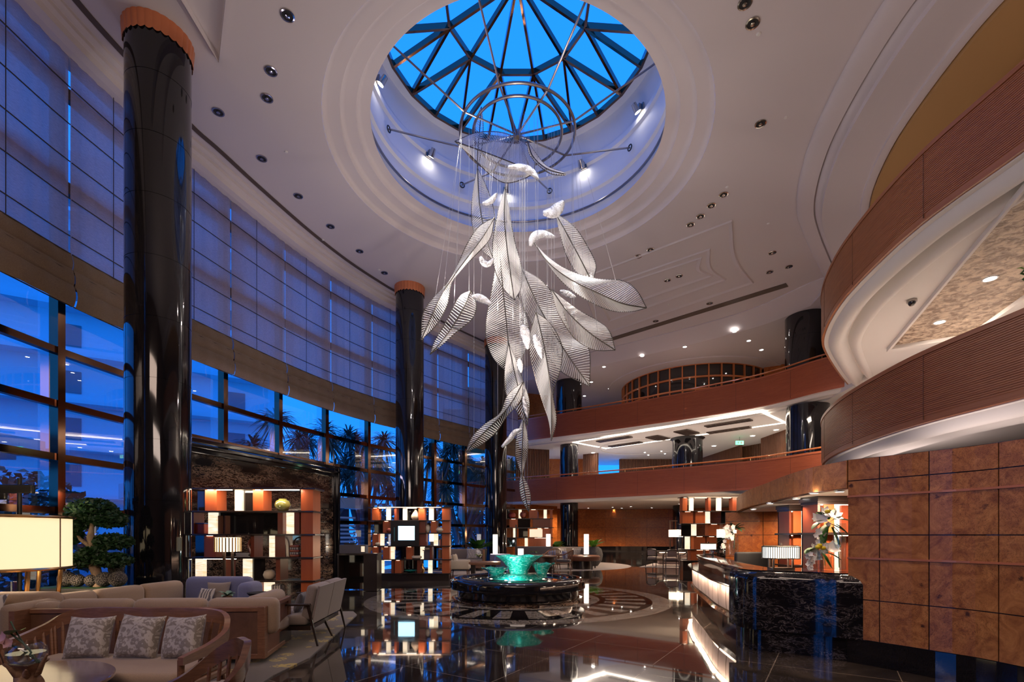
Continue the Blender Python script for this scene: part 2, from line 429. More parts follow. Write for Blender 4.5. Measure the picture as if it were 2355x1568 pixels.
v = coords(m, (1, 1, 1)); n1 = noise(m, v, 7, 4, .6, .5); L(m, ramp(m, n1, [(.4, (.15, .085, .05)), (.6, (.55, .43, .32))]), P(m).inputs['Base Color']); bump(m, n1, .8, .05)
M['goldsoft'] = mat('warm_gold_plaster', (.50, .29, .11), .6)
M['outwall'] = mat('outdoor_render', (.72, .74, .80), .8); M['outdark'] = mat('outdoor_dark', (.05, .07, .12), .6)
M['carpet'] = fabric('grey_carpet', (.20, .165, .16), (.27, .225, .21), 30, 1)
M['paving'] = mat('paving', (.18, .2, .24), .5)
M['leather'] = mat('brown_leather', (.15, .055, .03), .35)
m = M['vent'] = mat('pale_timber_panel', (.55, .42, .36), .5)
# panel of lit pale leather on the reception desk
M['pad'] = mat('pale_leather_pad', (.42, .33, .29), .45)
# driftwood
M['drift'] = wood('driftwood', (.13, .07, .045), (.30, .18, .11), .7, 3, (3, 3, 6), 0)
# ================================================= the floor
fcx, fcy = SKY
m = M['floor'] = mat('polished_dark_marble_floor', (.02, .016, .014), .045, ior=2.15, coat=.8, coat_r=.02)
geo = N(m, 'ShaderNodeNewGeometry').outputs['Position']
sep = N(m, 'ShaderNodeSeparateXYZ'); L(m, geo, sep.inputs[0])
dx = math_(m, 'SUBTRACT', sep.outputs[0], fcx); dy = math_(m, 'SUBTRACT', sep.outputs[1], fcy)
rad = math_(m, 'SQRT', math_(m, 'ADD', math_(m, 'MULTIPLY', dx, dx), math_(m, 'MULTIPLY', dy, dy)))
ang = math_(m, 'ARCTAN2', dy, dx)
def band(lo, hi):
    return math_(m, 'MULTIPLY', math_(m, 'GREATER_THAN', rad, lo), math_(m, 'LESS_THAN', rad, hi))
def grid_lines(a, s, w):
    fr = math_(m, 'FRACT', math_(m, 'DIVIDE', a, s)); return math_(m, 'LESS_THAN', math_(m, 'ABSOLUTE', math_(m, 'SUBTRACT', fr, .5)), w/s/2)
v = coords(m, (1, 1, 1)); n1 = noise(m, v, .35, 8, .6, 1.5); n2 = noise(m, v, 7, 8, .65, 2.5)
base = ramp(m, n1, [(.35, (.020, .016, .015)), (.52, (.040, .031, .026)), (.62, (.085, .066, .052)), (.7, (.028, .022, .019))])
# tile joints on the diagonal
rot = coords(m, (1, 1, 1), (0, 0, math.radians(33))); rs = N(m, 'ShaderNodeSeparateXYZ'); L(m, rot, rs.inputs[0])
gl = math_(m, 'MAXIMUM', grid_lines(rs.outputs[0], 1.25, .010), grid_lines(rs.outputs[1], 1.25, .010))
base = mix(m, gl, base, (.34, .27, .21))
veined = ramp(m, math_(m, 'ABSOLUTE', math_(m, 'SUBTRACT', n2, .5)), [(0, (.70, .60, .50)), (.04, (.22, .17, .13)), (.09, (.035, .027, .022))])
ring = math_(m, 'MAXIMUM', band(3.30, 3.75), band(1.85, 2.05))
spoke = math_(m, 'MULTIPLY', band(2.2, 3.15), grid_lines(ang, 2*pi/28, .11))
spoke0 = math_(m, 'MULTIPLY', band(1.0, 1.85), grid_lines(ang, 2*pi/14, .22))
# planks of veined stone laid across the ring
plank = spoke
veinmask = math_(m, 'MAXIMUM', math_(m, 'MAXIMUM', ring, plank), spoke0)
base = mix(m, band(1.0, 3.75), base, (.010, .008, .008))
base = mix(m, veinmask, base, veined)
L(m, base, P(m).inputs['Base Color'])
L(m, ramp(m, noise(m, v, 3, 3), [(.3, (.025,)*3), (.7, (.07,)*3)]), P(m).inputs['Roughness'])
fac = Path2([(-8.0, -4), (-8.45, 1), (-8.68, 4.5), (-8.68, 6.5), (-8.62, 8.34), (-8.57, 9.5), (-8.3, 11.6), (-8.05, 12.51), (-7.74, 13.73), (-7.13, 15.8), (-6.42, 17.65), (-5.51, 19.4), (-4.81, 20.5), (-3.95, 22.35), (-1.43, 25.7), (.31, 28.05)], 300)
XR, YB, YF = 18.0, -4.0, 38.0
struct('floor', MB().prism([tuple(fac.at(fac.L*i/60)) for i in range(60, -1, -1)]+[(XR, YB), (XR, YF), (-1.5, YF), (-1.5, 30)], -.2, 0), M['floor'])

# ================================================= main ceiling with the skylight
def room_poly(n=60):
    return [tuple(fac.at(fac.L*i/n)) for i in range(n+1)]+[(-1.5, 30), (-1.5, YF), (XR, YF), (XR, YB)]
def ray_poly(c, ang, poly):
    d = Vector((math.cos(ang), math.sin(ang))); best = None
    for a, b in zip(poly, poly[1:]+poly[:1]):
        a = Vector(a)-Vector(c); b = Vector(b)-Vector(c); e = b-a
        den = d.x*e.y-d.y*e.x
        if abs(den) < 1e-9: continue
        t = (a.x*e.y-a.y*e.x)/den; u = (a.x*d.y-a.y*d.x)/den
        if t > 0 and -1e-6 <= u <= 1+1e-6: best = t if best is None else min(best, t)
    return best or 10
RP = room_poly()
mb = MB(); n = 240; ringv = []; outer = []
for i in range(n):
    a = 2*pi*i/n; t = ray_poly(SKY, a, RP)
    outer.append((SKY[0]+t*math.cos(a), SKY[1]+t*math.sin(a), H)); ringv.append((SKY[0]+4.65*math.cos(a), SKY[1]+4.65*math.sin(a), H))
mb.add(ringv+outer, [(i, (i+1) % n, n+(i+1) % n, n+i) for i in range(n)])
struct('ceiling', mb, M['plaster'])
# stepped rings rising to the bore, then the bore wall itself
prof = []
for r0, r1, z0 in ((4.65, 4.28, H), (4.28, 3.92, H+.13), (3.92, 3.60, H+.26)):
    prof += [(r0, z0), (r0-.012, z0+.07), (r0-.05, z0+.115), (r0-.12, z0+.13)]
prof += [(3.60, H+.39)]
struct('ceiling_skylight_steps', MB().lathe(prof, (*SKY, 0), 128), M['plaster'], sharp=.9)
zb = E+12.8
prof = [(3.60, H+.39), (3.78, H+.40), (3.80, E+9.95), (3.80, E+10.75), (3.73, E+10.80), (3.73, E+10.95), (3.80, E+11.0), (3.80, E+11.65), (3.73, E+11.70), (3.73, E+11.85), (3.80, E+11.9), (3.72, zb-.1), (3.50, zb-.05), (3.50, zb+.05)]
struct('wall_skylight_drum', MB().lathe(prof, (*SKY, 0), 128), M['bore'], sharp=.5)
t = thing('drum_rail', 'dark metal tube running round the inside of the skylight drum', 'rail', (*SKY, E+10.32))
obj('tube_ring', MB().tube([(3.74*math.cos(a), 3.74*math.sin(a), 0) for a in [2*pi*i/96 for i in range(96)]], .035, 8, closed=True), M['steel'], t)
# glazed pyramid
t = thing('skylight', 'blue glazed faceted skylight pyramid with dark metal ribs over the drum', 'skylight', (*SKY, zb))
def nd(r, a, z): return (r*math.sin(math.radians(a)), r*math.cos(math.radians(a)), z)
zi, za = .62, 1.30
mb = MB(); fb = MB()
B = [nd(3.5, 15*i, 0) for i in range(24)]; I = [nd(1.85, 15+30*i, zi) for i in range(12)]; A = (0, 0, za)
segs = []
for i in range(12):
    b = 2*i+1; segs += [(I[i], B[b % 24]), (I[i], B[(b-1) % 24]), (I[i], B[(b+1) % 24]), (I[i], I[(i+1) % 12]), (I[i], A)]
for i in range(24): segs.append((B[i], B[(i+1) % 24]))
def beam(mb, a, b, w, h):
    a = Vector(a); b = Vector(b); d = b-a; x = d.normalized(); y = x.cross(Vector((0, 0, 1))).normalized(); z = y.cross(x)*-1
    Mx = Matrix((x, y, z)).transposed(); mb.box((a+b)/2, (d.length, w, h), M=Mx)
for a, b in segs: beam(fb, a, b, .07, .16)
v = B+I+[A]; f = []
for i in range(12):
    b = 2*i+1; f += [(b % 24, 24+i, (b+1) % 24), (b % 24, (b-1) % 24, 24+i), (24+i, 24+(i+1) % 12, (b+1) % 24), (24+i, 36, 24+(i+1) % 12)]
v = [(x, y, z+.09) for x, y, z in v]
obj('frame', fb, M['bronze'], t); obj('glazing', MB().add(v, f), M['skyglass'], t)
# spotlights on the drum
sp = None
labs = [(-46, 'drum spotlight low on the window side of the skylight drum', 1), (34.6, 'drum spotlight between two braces at the balcony side of the skylight', 1), (69, 'drum spotlight with big bracket high beside the blue glazing', 1), (-83, 'drum spotlight highest on the window side below the glazing', 1), (-5, 'drum spotlight directly behind the tip of the central glass leaf', 1), (150, 'drum spotlight on the near side of the skylight', 1), (-130, 'drum spotlight on the near side wall', 1)]
for a, lab, k in labs[:5]:
    z = E+(11.62 if abs(a) < 60 else 11.95); z = E+11.3 if a == -5 else z
    x, y = SKY[0]+3.72*math.sin(math.radians(a)), SKY[1]+3.72*math.cos(math.radians(a))
    t = thing('spotlight', lab, 'spotlight', (x, y, z), -math.radians(a), 'spotlights in the skylight drum')
    obj('bracket', MB().box((0, -.04, .05), (.10, .10, .16)).box((0, .03, .05), (.2, .04, .2)), M['steel'], t)
    Mx = Matrix.Rotation(math.radians(35), 3, 'X')
    obj('lamp_body', MB().lathe([(.0, .14), (.07, .14), (.085, .0), (.09, -.10)], (0, -.15, -.02), 16, M=Mx), M['chrome'], t)
    obj('lens', MB().lathe([(.0, -.085), (.082, -.085)], (0, -.15, -.02), 16, M=Mx), M['bulb'], t)
    c = Vector((SKY[0], SKY[1], 6.5)); p0 = Vector((x, y, z)); p0 += (Vector((SKY[0], SKY[1], z))-p0)*.09; p0.z -= .22
    light('SPOT', p0, 300, (1, .95, .9), c-p0, .06, spot=1.0, blend=.7, name='drum_spot_light')
for a in (150, -130, 180):
    x, y = SKY[0]+3.0*math.sin(math.radians(a)), SKY[1]+3.0*math.cos(math.radians(a)); p0 = Vector((x, y, E+11.4))
    light('SPOT', p0, 500, (1, .95, .9), Vector((SKY[0], SKY[1], 5.5))-p0, .06, spot=1.0, blend=.7, name='drum_spot_light')
# chandelier frame
t = thing('hanging_frame', 'steel double ring frame with eight braces in the skylight drum', 'frame', (SKY[0], SKY[1], E+10.17))
for r in (1.45, 1.12):
    obj('ring', MB().tube([(r*math.cos(a), r*math.sin(a), 0) for a in [2*pi*i/72 for i in range(72)]], .035, 8, closed=True), M['steel'], t)
for k in range(8):
    a = math.radians(17+45*k); x, y = math.sin(a), math.cos(a)
    br = obj('brace', MB().tube([(0, 0, 0), (1.45*x, 1.45*y, 0), (3.70*x, 3.70*y, 1.03)], .025, 6), M['steel'], t)
    obj('wall_clamp', MB().tube([(3.70*x+.08*math.cos(b)*y, 3.70*y-.08*math.cos(b)*x, 1.03+.08*math.sin(b)) for b in [2*pi*i/16 for i in range(16)]], .018, 6, closed=True), M['blackmetal'], br)
obj('hub', MB().lathe([(0, -.08), (.09, -.08), (.09, .08), (0, .08)], (0, 0, 0), 16), M['steel'], t)

# ================================================= columns on the window side
def column(label, x, y, r, z0, z1, crown=True, cap=False):
    t = thing('column', label, 'column', (x, y, z0))
    mb = MB(); zs = [0]; hj = 1.12
    hgt = z1-z0-(.28 if crown else 0)
    prof = []; z = 0
    while z < hgt:
        z2 = min(hgt, z+hj); prof += [(r, z), (r, z2-.012), (r-.006, z2-.009), (r-.006, z2)]; z = z2
    obj('shaft', MB().lathe(prof, (0, 0, 0), 72), M['blackstone'], t, sharp=.4)
    if crown:
        pr = MB(); n = 28
        for i in range(n):     # scalloped copper leaves
            a0 = 2*pi*i/n; a1 = 2*pi*(i+1)/n; rows = []
            for j in range(5):
                s_ = j/4; row = []
                for k in range(5):
                    a = lerp(a0, a1, k/4); dip = .05*math.sin(pi*k/4)*(1-s_)
                    rr = r+.015+.025*s_+.012*math.sin(pi*k/4)
                    row.append((rr*math.cos(a), rr*math.sin(a), hgt+s_*.28-dip))
                rows.append(row)
            pr.grid(rows)
        obj('copper_crown', pr, M['copper'], t)
    if cap:
        obj('flared_cap', MB().lathe([(r, hgt-.12), (r+.05, hgt-.06), (r+.12, hgt-.02), (r+.12, hgt)], (0, 0, 0), 48), M['blackmetal'], t)
    return t
column('nearest tall black granite column with copper crown beside the bonsai tree', -6.77, 9.5, .533, 0, H)
column('tall black granite column with copper crown behind the shelf with the screen', -3.94, 19.1, .533, 0, H)
column('farthest tall black granite column on the window side, behind the hanging glass leaves', -.79, 24.3, .533, 0, H)

# ================================================= window facade
s0 = fac.near((-8.57, 9.5)); bay = 2.08
TZ = [0.0, 1.05, 2.07, 3.09, 4.11, 5.13, 6.6, 8.37, 10.2]
mull = [s0+bay*k for k in range(-6, 12) if s0+bay*k < fac.L+.3]
facL = fac.L
wi = 0
for i, s in enumerate(mull[:-1] if len(mull) > 1 else mull):
    s2 = mull[i+1]
    if s < 0: continue
    wi += 1
    if 1.5 < fac.at((s+s2)/2).y < 7.2:  # unseen solid bays added to cut blue window reflections on the right
        a, b = fac.at(s), fac.at(s2); d = b-a; c = (a+b)/2
        struct('wall_unseen_block', MB().box((c.x-.1, c.y, H/2), (d.length, .3, H), math.atan2(d.y, d.x)), M['marble']); continue
    t = thing('window_%d' % wi, None, None, (0, 0, 0)); prop(t, kind='structure')
    a, b = fac.off(s, -.16), fac.off(s2, -.16)
    d = (b-a); rz = math.atan2(d.y, d.x); c = (a+b)/2
    fr = MB()
    fr.box((a.x, a.y, H/2), (.14, .20, H), rz)
    for z in TZ: fr.box((c.x, c.y, z), (d.length, .12, .13 if z < 6 else .22), rz)
    obj('frame', fr, M['bronze'], t)
    nx, ny = -math.sin(rz), math.cos(rz)   # outwards (left of travel)
    g = MB().box((c.x+nx*.09, c.y+ny*.09, H/2), (d.length, .012, H), rz)
    obj('pane', g, M['glass'], t)
    fin = MB().box((a.x+nx*.27, a.y+ny*.27, H/2), (.02, .30, H), rz)
    obj('glass_fin', fin, M['glass'], t)
fe = fac.at(mull[-1]) if mull[-1] < facL else fac.at(facL)
# blinds
ZB = 5.95
BO = .10   # distance inward
names = ['above the low lamp beside the first column', 'next to the first column', 'hidden by the first column', 'just past the first column', 'second past the first column', 'third past the first column', 'fourth past the first column', 'fifth past the first column', 'sixth past the first column', 'beside the second column', 'between the second and third column', 'near the far end']
bi = 0
for i, s in enumerate(mull[:-1]):
    s2 = mull[i+1]
    if s < s0-bay*1.2: continue
    k = round((s-s0)/bay)
    wh = {-4: 'on the window nearest the viewer', -3: 'nearest but one to the viewer', -2: 'third from the viewer', -1: 'on the bay in front of the bonsai tree', 0: 'on the bay right before the nearest black column', 1: 'right behind the nearest black column', 2: 'on the first full bay past the nearest column', 3: 'on the second full bay past the nearest column', 4: 'on the third full bay past the nearest column', 5: 'on the bay above the narrow reception desk', 6: 'just before the second black column', 7: 'just past the second black column', 8: 'midway between the second and third columns', 9: 'just before the farthest column', 10: 'at the far end beside the balconies'}.get(k, 'far along the facade')
    t = thing('roman_blind', 'tall beige roman blind '+wh, 'blind', (0, 0, 0), 0, 'roman blinds on the window wall')
    A_, B_ = s+.014, s2-.014
    def pt(u, o=0): q = fac.off(lerp(A_, B_, u), BO+o); return (q.x, q.y)
    rows = []; zz = []; z = 10.78
    random.seed(i)
    ph = random.random()*6
    m_ = 33
    for j in range(41):
        z = lerp(ZB+.5, 10.78, j/40); row = []
        for q in range(m_):
            u = q/(m_-1); x, y = pt(u, .012*math.sin(u*37+ph+z*.2)+.008*math.sin(u*71+2*ph))
            row.append((x, y, z))
        rows.append(row)
    sh = obj('fabric', MB().grid(rows), M['blind'], t)
    mb = MB(); z = 10.15
    while z > ZB+.9:
        mb.tube([(*pt(u/6, .03), z) for u in range(7)], .011, 4); z -= .71
    for u in (.43,): mb.tube([(*pt(u, .03), 10.78), (*pt(u, .03), ZB+.4)], .007, 4)
    obj('batten', mb, M['batten'], t)
    mb = MB()
    for kk in range(3):      # stacked folds at the hem
        rows = []
        zt, zl = ZB+.95-.06*kk-.22*kk, ZB+.02+.24*(2-kk)-.24
        zt = [ZB+1.02, ZB+.72, ZB+.40][kk]; zl = [ZB+.66, ZB+.34, ZB][kk]
        for j in range(7):
            v_ = j/6; row = []
            for q in range(25):
                u = q/24; bul = .05*math.sin(pi*v_)+.035*(kk+1)
                x, y = pt(u, bul+.008*math.sin(u*29+ph+kk)); sag = .03*math.sin(u*pi*2+ph)*(.4)
                row.append((x, y, lerp(zl, zt, v_)+sag*(1-v_)))
            rows.append(row)
        mb.grid(rows)
    obj('hem_fold', mb, M['hem'], t)
    mb = MB()
    for zz_, oo in ((ZB+.34, .11), (ZB+.66, .08), (ZB+1.02, .04), (ZB+.01, .07)): mb.tube([(*pt(u/6, oo), zz_) for u in range(7)], .012, 4)
    obj('hem_batten', mb, M['batten'], t)
# cornice over the blinds and the long air slot
mb = MB()
p = [(-.2, H-.003), (.62, H-.003), (.62, H-.06), (.55, H-.10), (.50, H-.10), (.50, H-.18), (.42, H-.22), (.40, H-.33), (.25, H-.36), (-.2, H-.36)]
mb.sweep(fac, [(o, z) for o, z in p], 0, fac.L-.2, 160)
struct('trim_cornice', mb, M['plaster'])
mb = MB(); mb.sweep(fac, [(.80, H-.004), (.92, H-.004), (.92, H-.02), (.80, H-.02)], 2, fac.L-2, 160)
prop(obj('air_slot', mb, M['grille']), 'long dark linear air slot in the ceiling along the blinds', 'vent')
mb = MB()
# closing walls
struct('wall_back', MB().box((5, YB-.1, H/2), (28, .2, H)), M['walnut'])
struct('wall_right', MB().box((XR+.1, 17, H/2), (.2, 43, H)), M['burl'])
# ================================================= balconies
Z1, Z2, PH = E+1.97, E+5.51, 1.26
# travel from far end to the viewer: right side of travel must be the gallery side -> path reversed to travel viewer -> far
bal = Path2([(8.2, -4), (7.9, 1.5), (7.45, 5.0), (7.3, 7.2), (7.25, 9.0), (7.6, 11.1), (8.08, 12.6), (8.75, 14.0), (9.55, 15.1), (11.2, 17.0), (11.95, 18.2), (11.75, 19.0), (10.3, 21.7), (6.0, 25.2), (.96, 28.8), (-1.6, 30.3)], 300)
dj = bal.near((11.95, 18.2))
# two separate parapets meeting in a corner
drum = Path2([(8.2, -4), (7.9, 1.5), (7.45, 5.0), (7.3, 7.2), (7.25, 9.0), (7.6, 11.1), (8.08, 12.6), (8.75, 14.0), (9.55, 15.1), (11.2, 17.0), (12.6, 18.5)], 200)
farb = Path2([(13.2, 17.4), (11.9, 19.0), (10.3, 21.7), (6.0, 25.3), (.96, 28.8), (-1.6, 30.3)], 200)
def parapet(path, z0, label, dark, rail, ribn=26):
    t = thing('balcony', label, 'balcony', (0, 0, 0))
    h = PH; zr = z0+.12; out = []
    # face towards the atrium is the left side of travel = negative offset
    prof = [(.16, z0), (.0, z0), (0, zr)]
    for k in range(ribn):
        a = zr+(h-.20)*k/ribn; b = zr+(h-.20)*(k+1)/ribn; w = (b-a)
        prof += [(-.012, a+w*.12), (-.012, b-w*.25), (.0, b-w*.2), (.0, b-w*.02)]
    prof += [(-.03, z0+h-.08), (-.03, z0+h), (.14, z0+h), (.16, z0+h-.06)]
    n = int(path.L/.22)
    obj('parapet', MB().sweep(path, prof, 0, path.L, n), M['ribwood_dark' if dark else 'ribwood'], t)
    # vertical joints
    mb = MB(); d = 1.0
    while d < path.L-.5:
        q = path.off(d, -.011); tg = path.tan(d); mb.box((q.x, q.y, z0+h/2), (.008, .012, h-.1), math.atan2(tg.y, tg.x)); d += 2.35
    obj('panel_joint', mb, M['walnut'], t)
    if rail:
        mb = MB(); mb.tube([(*path.off(path.L*i/80, .05), z0+h+.14) for i in range(81)], .035, 8)
        rl = obj('handrail', mb, M['rail'], t)
        d = .6
        while d < path.L-.3:
            q = path.off(d, .05); obj('rail_post', MB().tube([(q.x, q.y, z0+h-.01), (q.x, q.y, z0+h+.14)], .014, 6), M['brass'], t); d += 1.5
    return t
parapet(farb, Z2, 'upper ribbed brown timber balcony running straight across the far side', 1, 1)
parapet(farb, Z1, 'lower ribbed brown timber balcony running across the far side under the first gallery', 1, 1)
parapet(drum, Z2, 'upper ribbed timber balcony bulging in a curve overhead near the viewer', 0, 0, 30)
parapet(drum, Z1, 'lower ribbed timber balcony curving above the burl panelled wall', 0, 0, 30)
# white mouldings beneath each balcony and the slabs
def bulge(o0, z0, w, dr, n=8):
    return [(o0+w*(i/n), z0-dr*math.sin(pi*(i/n))**.8 if 0 < i < n else z0) for i in range(n+1)]
for path, tagn in ((farb, 'far'), (drum, 'near')):
    for z, nm in ((Z2, 'upper'), (Z1, 'lower')):
        sc = 1 if path is drum else .70
        md = 1 if path is drum else .6
        prof = [(.06, z-.02)]+bulge(.16, z-.02, .42*sc, .17*md)+[(.16+.42*sc+.02, z+.02), (.16+.42*sc+.05, z+.02)]+bulge(.24+.42*sc, z-.04, .36*sc, .16*md)+[(1.0, z-.05), (1.0, z+.3), (.06, z+.3)]
        struct('trim_%s_%s' % (nm, tagn), MB().sweep(path, prof, 0, path.L, int(path.L/.25), smooth=True), M['white'], sharp=.9)
def gallery_poly(off=.9):
    p = [tuple(drum.off(drum.L*.93*i/40, off)) for i in range(41)]
    q = [tuple(farb.off(lerp(farb.L*.12, farb.L, i/30), off)) for i in range(31)]
    return p+q+[(-1.6, YF), (XR, YF), (XR, YB)]
gp = gallery_poly()
struct('ceiling_ground_gallery', MB().prism(gp, Z1-.06, Z1+.42), M['white'])
# the slab over the first gallery has a sunk gold ceiling near the viewer
struct('ceiling_first_gallery', MB().prism(gp, Z2-.16, Z2+.40), M['white'])
gpt = [tuple(drum.off(drum.L*.93*i/40, .9)) for i in range(41)]
# top gallery ceiling, lower than the atrium ceiling
ZT = E+9.1
tp = [tuple(drum.off(drum.L*.93*i/40, -.0)) for i in range(41)]+[tuple(farb.off(lerp(farb.L*.14, farb.L, i/30), .35)) for i in range(31)]+[(-1.6, YF), (XR, YF), (XR, YB)]
struct('ceiling_top_gallery', MB().prism(tp, ZT, ZT+.12), M['plaster'])
# curved mouldings stepping down from the atrium ceiling above the near balcony
def quarter(o0, z0, w, dr, n=8): return [(o0+w*(1-math.cos(pi/2*i/n)), z0-dr*math.sin(pi/2*i/n)) for i in range(n+1)]
prof = [(-.62, H-.002)]+[(-.62, H-.03)]+quarter(-.62, H-.03, .42, .16)+[(-.19, H-.10)]+[(-.17, H-.10)]+quarter(-.17, H-.12, .46, .22)+[(.30, H-.33), (.31, ZT-.002), (.9, ZT-.002), (.92, ZT-.05), (1.02, ZT-.07), (1.1, ZT-.05), (1.1, H)]
struct('trim_ceiling_near', MB().sweep(drum, prof, 0, drum.L*.985, 110, smooth=True), M['plaster'], sharp=.9)
prof = [(-.75, H-.002), (-.75, H-.04), (.30, ZT+.0), (.9, ZT-.01), (.9, H)]
struct('trim_ceiling_far', MB().sweep(farb, prof, farb.L*.06, farb.L, 60), M['plaster'])
# honey coloured sloping vault over the near top gallery
struct('ceiling_gold_vault', MB().prism([tuple(drum.off(drum.L*.86*i/40, 1.12)) for i in range(41)]+[(14, 15), (14, YB)], ZT-.14, ZT-.02), M['goldsoft'])
# far air slot
a, b = onz(1390, 785, H-.01), onz(1810, 655, H-.01)
d = Vector(b)-Vector(a); prop(obj('air_slot', MB().box((Vector(a)+Vector(b))/2-Vector((0, 0, .0)), (d.length, .34, .02), math.atan2(d.y, d.x)), M['grille']), 'long dark air slot in the ceiling in front of the upper far balcony', 'vent')
# stepped shallow panels in the ceiling
def cpanel(name, px4, dz, label=None):
    P4 = [Vector(onz(x, y, H)) for x, y in px4]; c = sum(P4, Vector())/4
    mb = MB(); m_ = 12
    for i in range(4):
        a, b = P4[i], P4[(i+1) % 4]; rows = [[], [], []]
        for k in range(m_+1):
            q = a.lerp(b, k/m_); inw = (c-q).normalized()
            bow = inw*(.25*math.sin(pi*k/m_)) if i in (0,) else Vector((0, 0, 0))
            q = q+bow
            for r_, (o, z) in enumerate(((0, -.002), (.03, -dz), (.16, -.002))): rows[r_].append(tuple(q+inw*o+Vector((0, 0, z))))
        mb.grid(rows)
    struct(name, mb, M['plaster'], sharp=1.2)
cpanel('trim_1', [(1684, 505), (1734, 649), (1380, 770), (1330, 640)], .05)
cpanel('trim_2', [(1634, 570), (1671, 641), (1400, 738), (1360, 665)], .05)
cpanel('trim_3', [(1615, 590), (1640, 632), (1430, 705), (1400, 660)], .05)
# sunk corner of the near ceiling vault (triangular recess edge)
pa, pb, pc = [Vector(onz(*q, H)) for q in ((425, -4), (503, 128), (517, -4))]
mb = MB(); ext = pa+(pa-pb)*2.5; extc = pc+(pc-pb)*2.5
mb.grid([[tuple(ext+Vector((0, 0, z))), tuple(pb+Vector((0, 0, z)))] for z in (-.002, -.14)], False)
mb.grid([[tuple(pb+Vector((0, 0, z))), tuple(extc+Vector((0, 0, z)))] for z in (-.002, -.14)], False)
ou = (pa-pc).normalized()*.35
mb.grid([[tuple(ext+Vector((0, 0, -.14))), tuple(pb+Vector((0, 0, -.14)))], [tuple(ext+ou), tuple(pb+ou*.3)]], False)
struct('trim_4', mb, M['plaster'])

# ================================================= first gallery interior
# LED rectangle let into the ceiling
ZL = Z2-.165
c4 = [(3.56, 28.6), (10.85, 21.5), (13.0, 23.6), (5.8, 30.6)]
t = thing('light_strip', 'glowing rectangular light line around the gallery ceiling grilles', 'light', (0, 0, ZL))
for i in range(4):
    a, b = Vector(c4[i]), Vector(c4[(i+1) % 4]); d = b-a; c = (a+b)/2
    obj('strip_side', MB().box((c.x, c.y, 0), (d.length+.12, .13, .03), math.atan2(d.y, d.x)), M['led'], t)
    light('AREA', (c.x, c.y, ZL-.05), 110, (1, .84, .68), (0, 0, -1), .3, d.length, name='strip_light', spread=2.8).rotation_euler = (0, 0, math.atan2(d.y, d.x)+pi/2)
ux = (Vector(c4[1])-Vector(c4[0])).normalized(); uy = (Vector(c4[3])-Vector(c4[0])).normalized()
gr = [((1412, 1009), 1), ((1438, 1021), 1), ((1513, 1006), 0), ((1579, 993), 0), ((1674, 972), 1), ((1676, 988), 1)]
gl_ = ['beside the far corner of the light strip', 'second from the far corner, along the back light strip', 'left one of the two turned grilles', 'right one of the two turned grilles', 'near the bright corner of the light strip', 'along the back light strip near the big column']
gl_[2] = 'crosswise, nearer the hanging glass leaves'; gl_[3] = 'crosswise, between the other crosswise one and the big column'
for (q, k), l_ in zip(gr, gl_):
    x, y, z = onz(*q, ZL); g = thing('ceiling_grille', 'dark ceiling grille '+l_, 'grille', (x, y, ZL), math.atan2(ux.y, ux.x) if k else math.atan2(uy.y, uy.x), 'dark grilles in the first gallery ceiling')
    w, h_ = (2.1, .42) if k else (1.25, .75)
    mb = MB()
    for i in range(9): mb.box((lerp(-w/2, w/2, i/8), 0, -.03), (.03, h_, .05))
    for i in range(4): mb.box((0, lerp(-h_/2, h_/2, i/3), -.03), (w, .03, .05))
    obj('louvre', mb, M['grille'], g); obj('backing', MB().box((0, 0, -.005), (w, h_, .01)), M['black'], g)
def bigcol(label, x, y, r, z0, z1, cap=False): return column(label, x, y, r, z0, z1, False, cap)
bigcol('black granite column on the ground floor at the far side behind the lounge sofa', 3.40, 29.5, .533, 0, Z1-.07)
bigcol('black granite column on the ground floor beside the lit display shelves', 10.95, 32, .55, 0, Z1-.07)
bigcol('slim black column on the first gallery beside the timber screen', 3.40, 29.5, .533, Z1+.42, Z2-.16)
bigcol('thick black column with flared top in the middle of the first gallery', 9.73, 27.5, .80, Z1+.42, Z2-.16, True)
bigcol('thick black column on the first gallery near the curved balcony', 12.35, 20.7, .80, Z1+.42, Z2-.16)
bigcol('thick black column on the top gallery near the curved balcony', 12.30, 20.7, .80, Z2+.4, ZT)
bigcol('thick black column on the top gallery behind the hanging glass leaves', 3.40, 29.5, .76, Z2+.4, ZT)
# timber slat screens on the first gallery
def slats(name, a, b, z0, z1, step=.11):
    a = Vector(a); b = Vector(b); d = b-a; n = int(d.length/step); mb = MB(); rz = math.atan2(d.y, d.x); c = (a+b)/2
    mb.box((c.x, c.y, (z0+z1)/2), (d.length, .06, z1-z0), rz)
    nn_ = Vector((d.y, -d.x)).normalized()
    for i in range(n):
        q = a+d*((i+.5)/n)+nn_*.06; mb.box((q.x, q.y, (z0+z1)/2), (.05, .08, z1-z0), rz)
    struct(name, mb, M['slatwood'])
zf, zc = Z1+.42, Z2-.16
YW = 33.5
def gx(px, Y): return (px-CX)/F*Y
slats('wall_1', (gx(1185, 30.6), 30.6), (gx(1263, 31.2), 31.2), zf, zc)
slats('wall_2', (gx(1341, 33), 33), (gx(1376, 32.4), 32.4), zf, zc)
slats('wall_3', (gx(1424, 35), 35), (gx(1545, 35), 35), zf, zc)
slats('wall_4', (gx(1616, 34.5), 34.5), (gx(1706, 29.5), 29.5), zf, zc)
slats('wall_5', (gx(1753, 27.5), 27.5), (gx(1815, 25), 25), zf, zc)
slats('wall_6', (gx(1706, 30.2), 30.2), (gx(1800, 27.8), 27.8), zf, zc)
struct('wall_7', MB().box((gx(1300, 35), 35, (zf+zc)/2), (4, .2, zc-zf)), M['burl_far'])
struct('wall_8', MB().box((14.5, 37.6, (zf+zc)/2), (9, .2, zc-zf)), M['slatwood'])
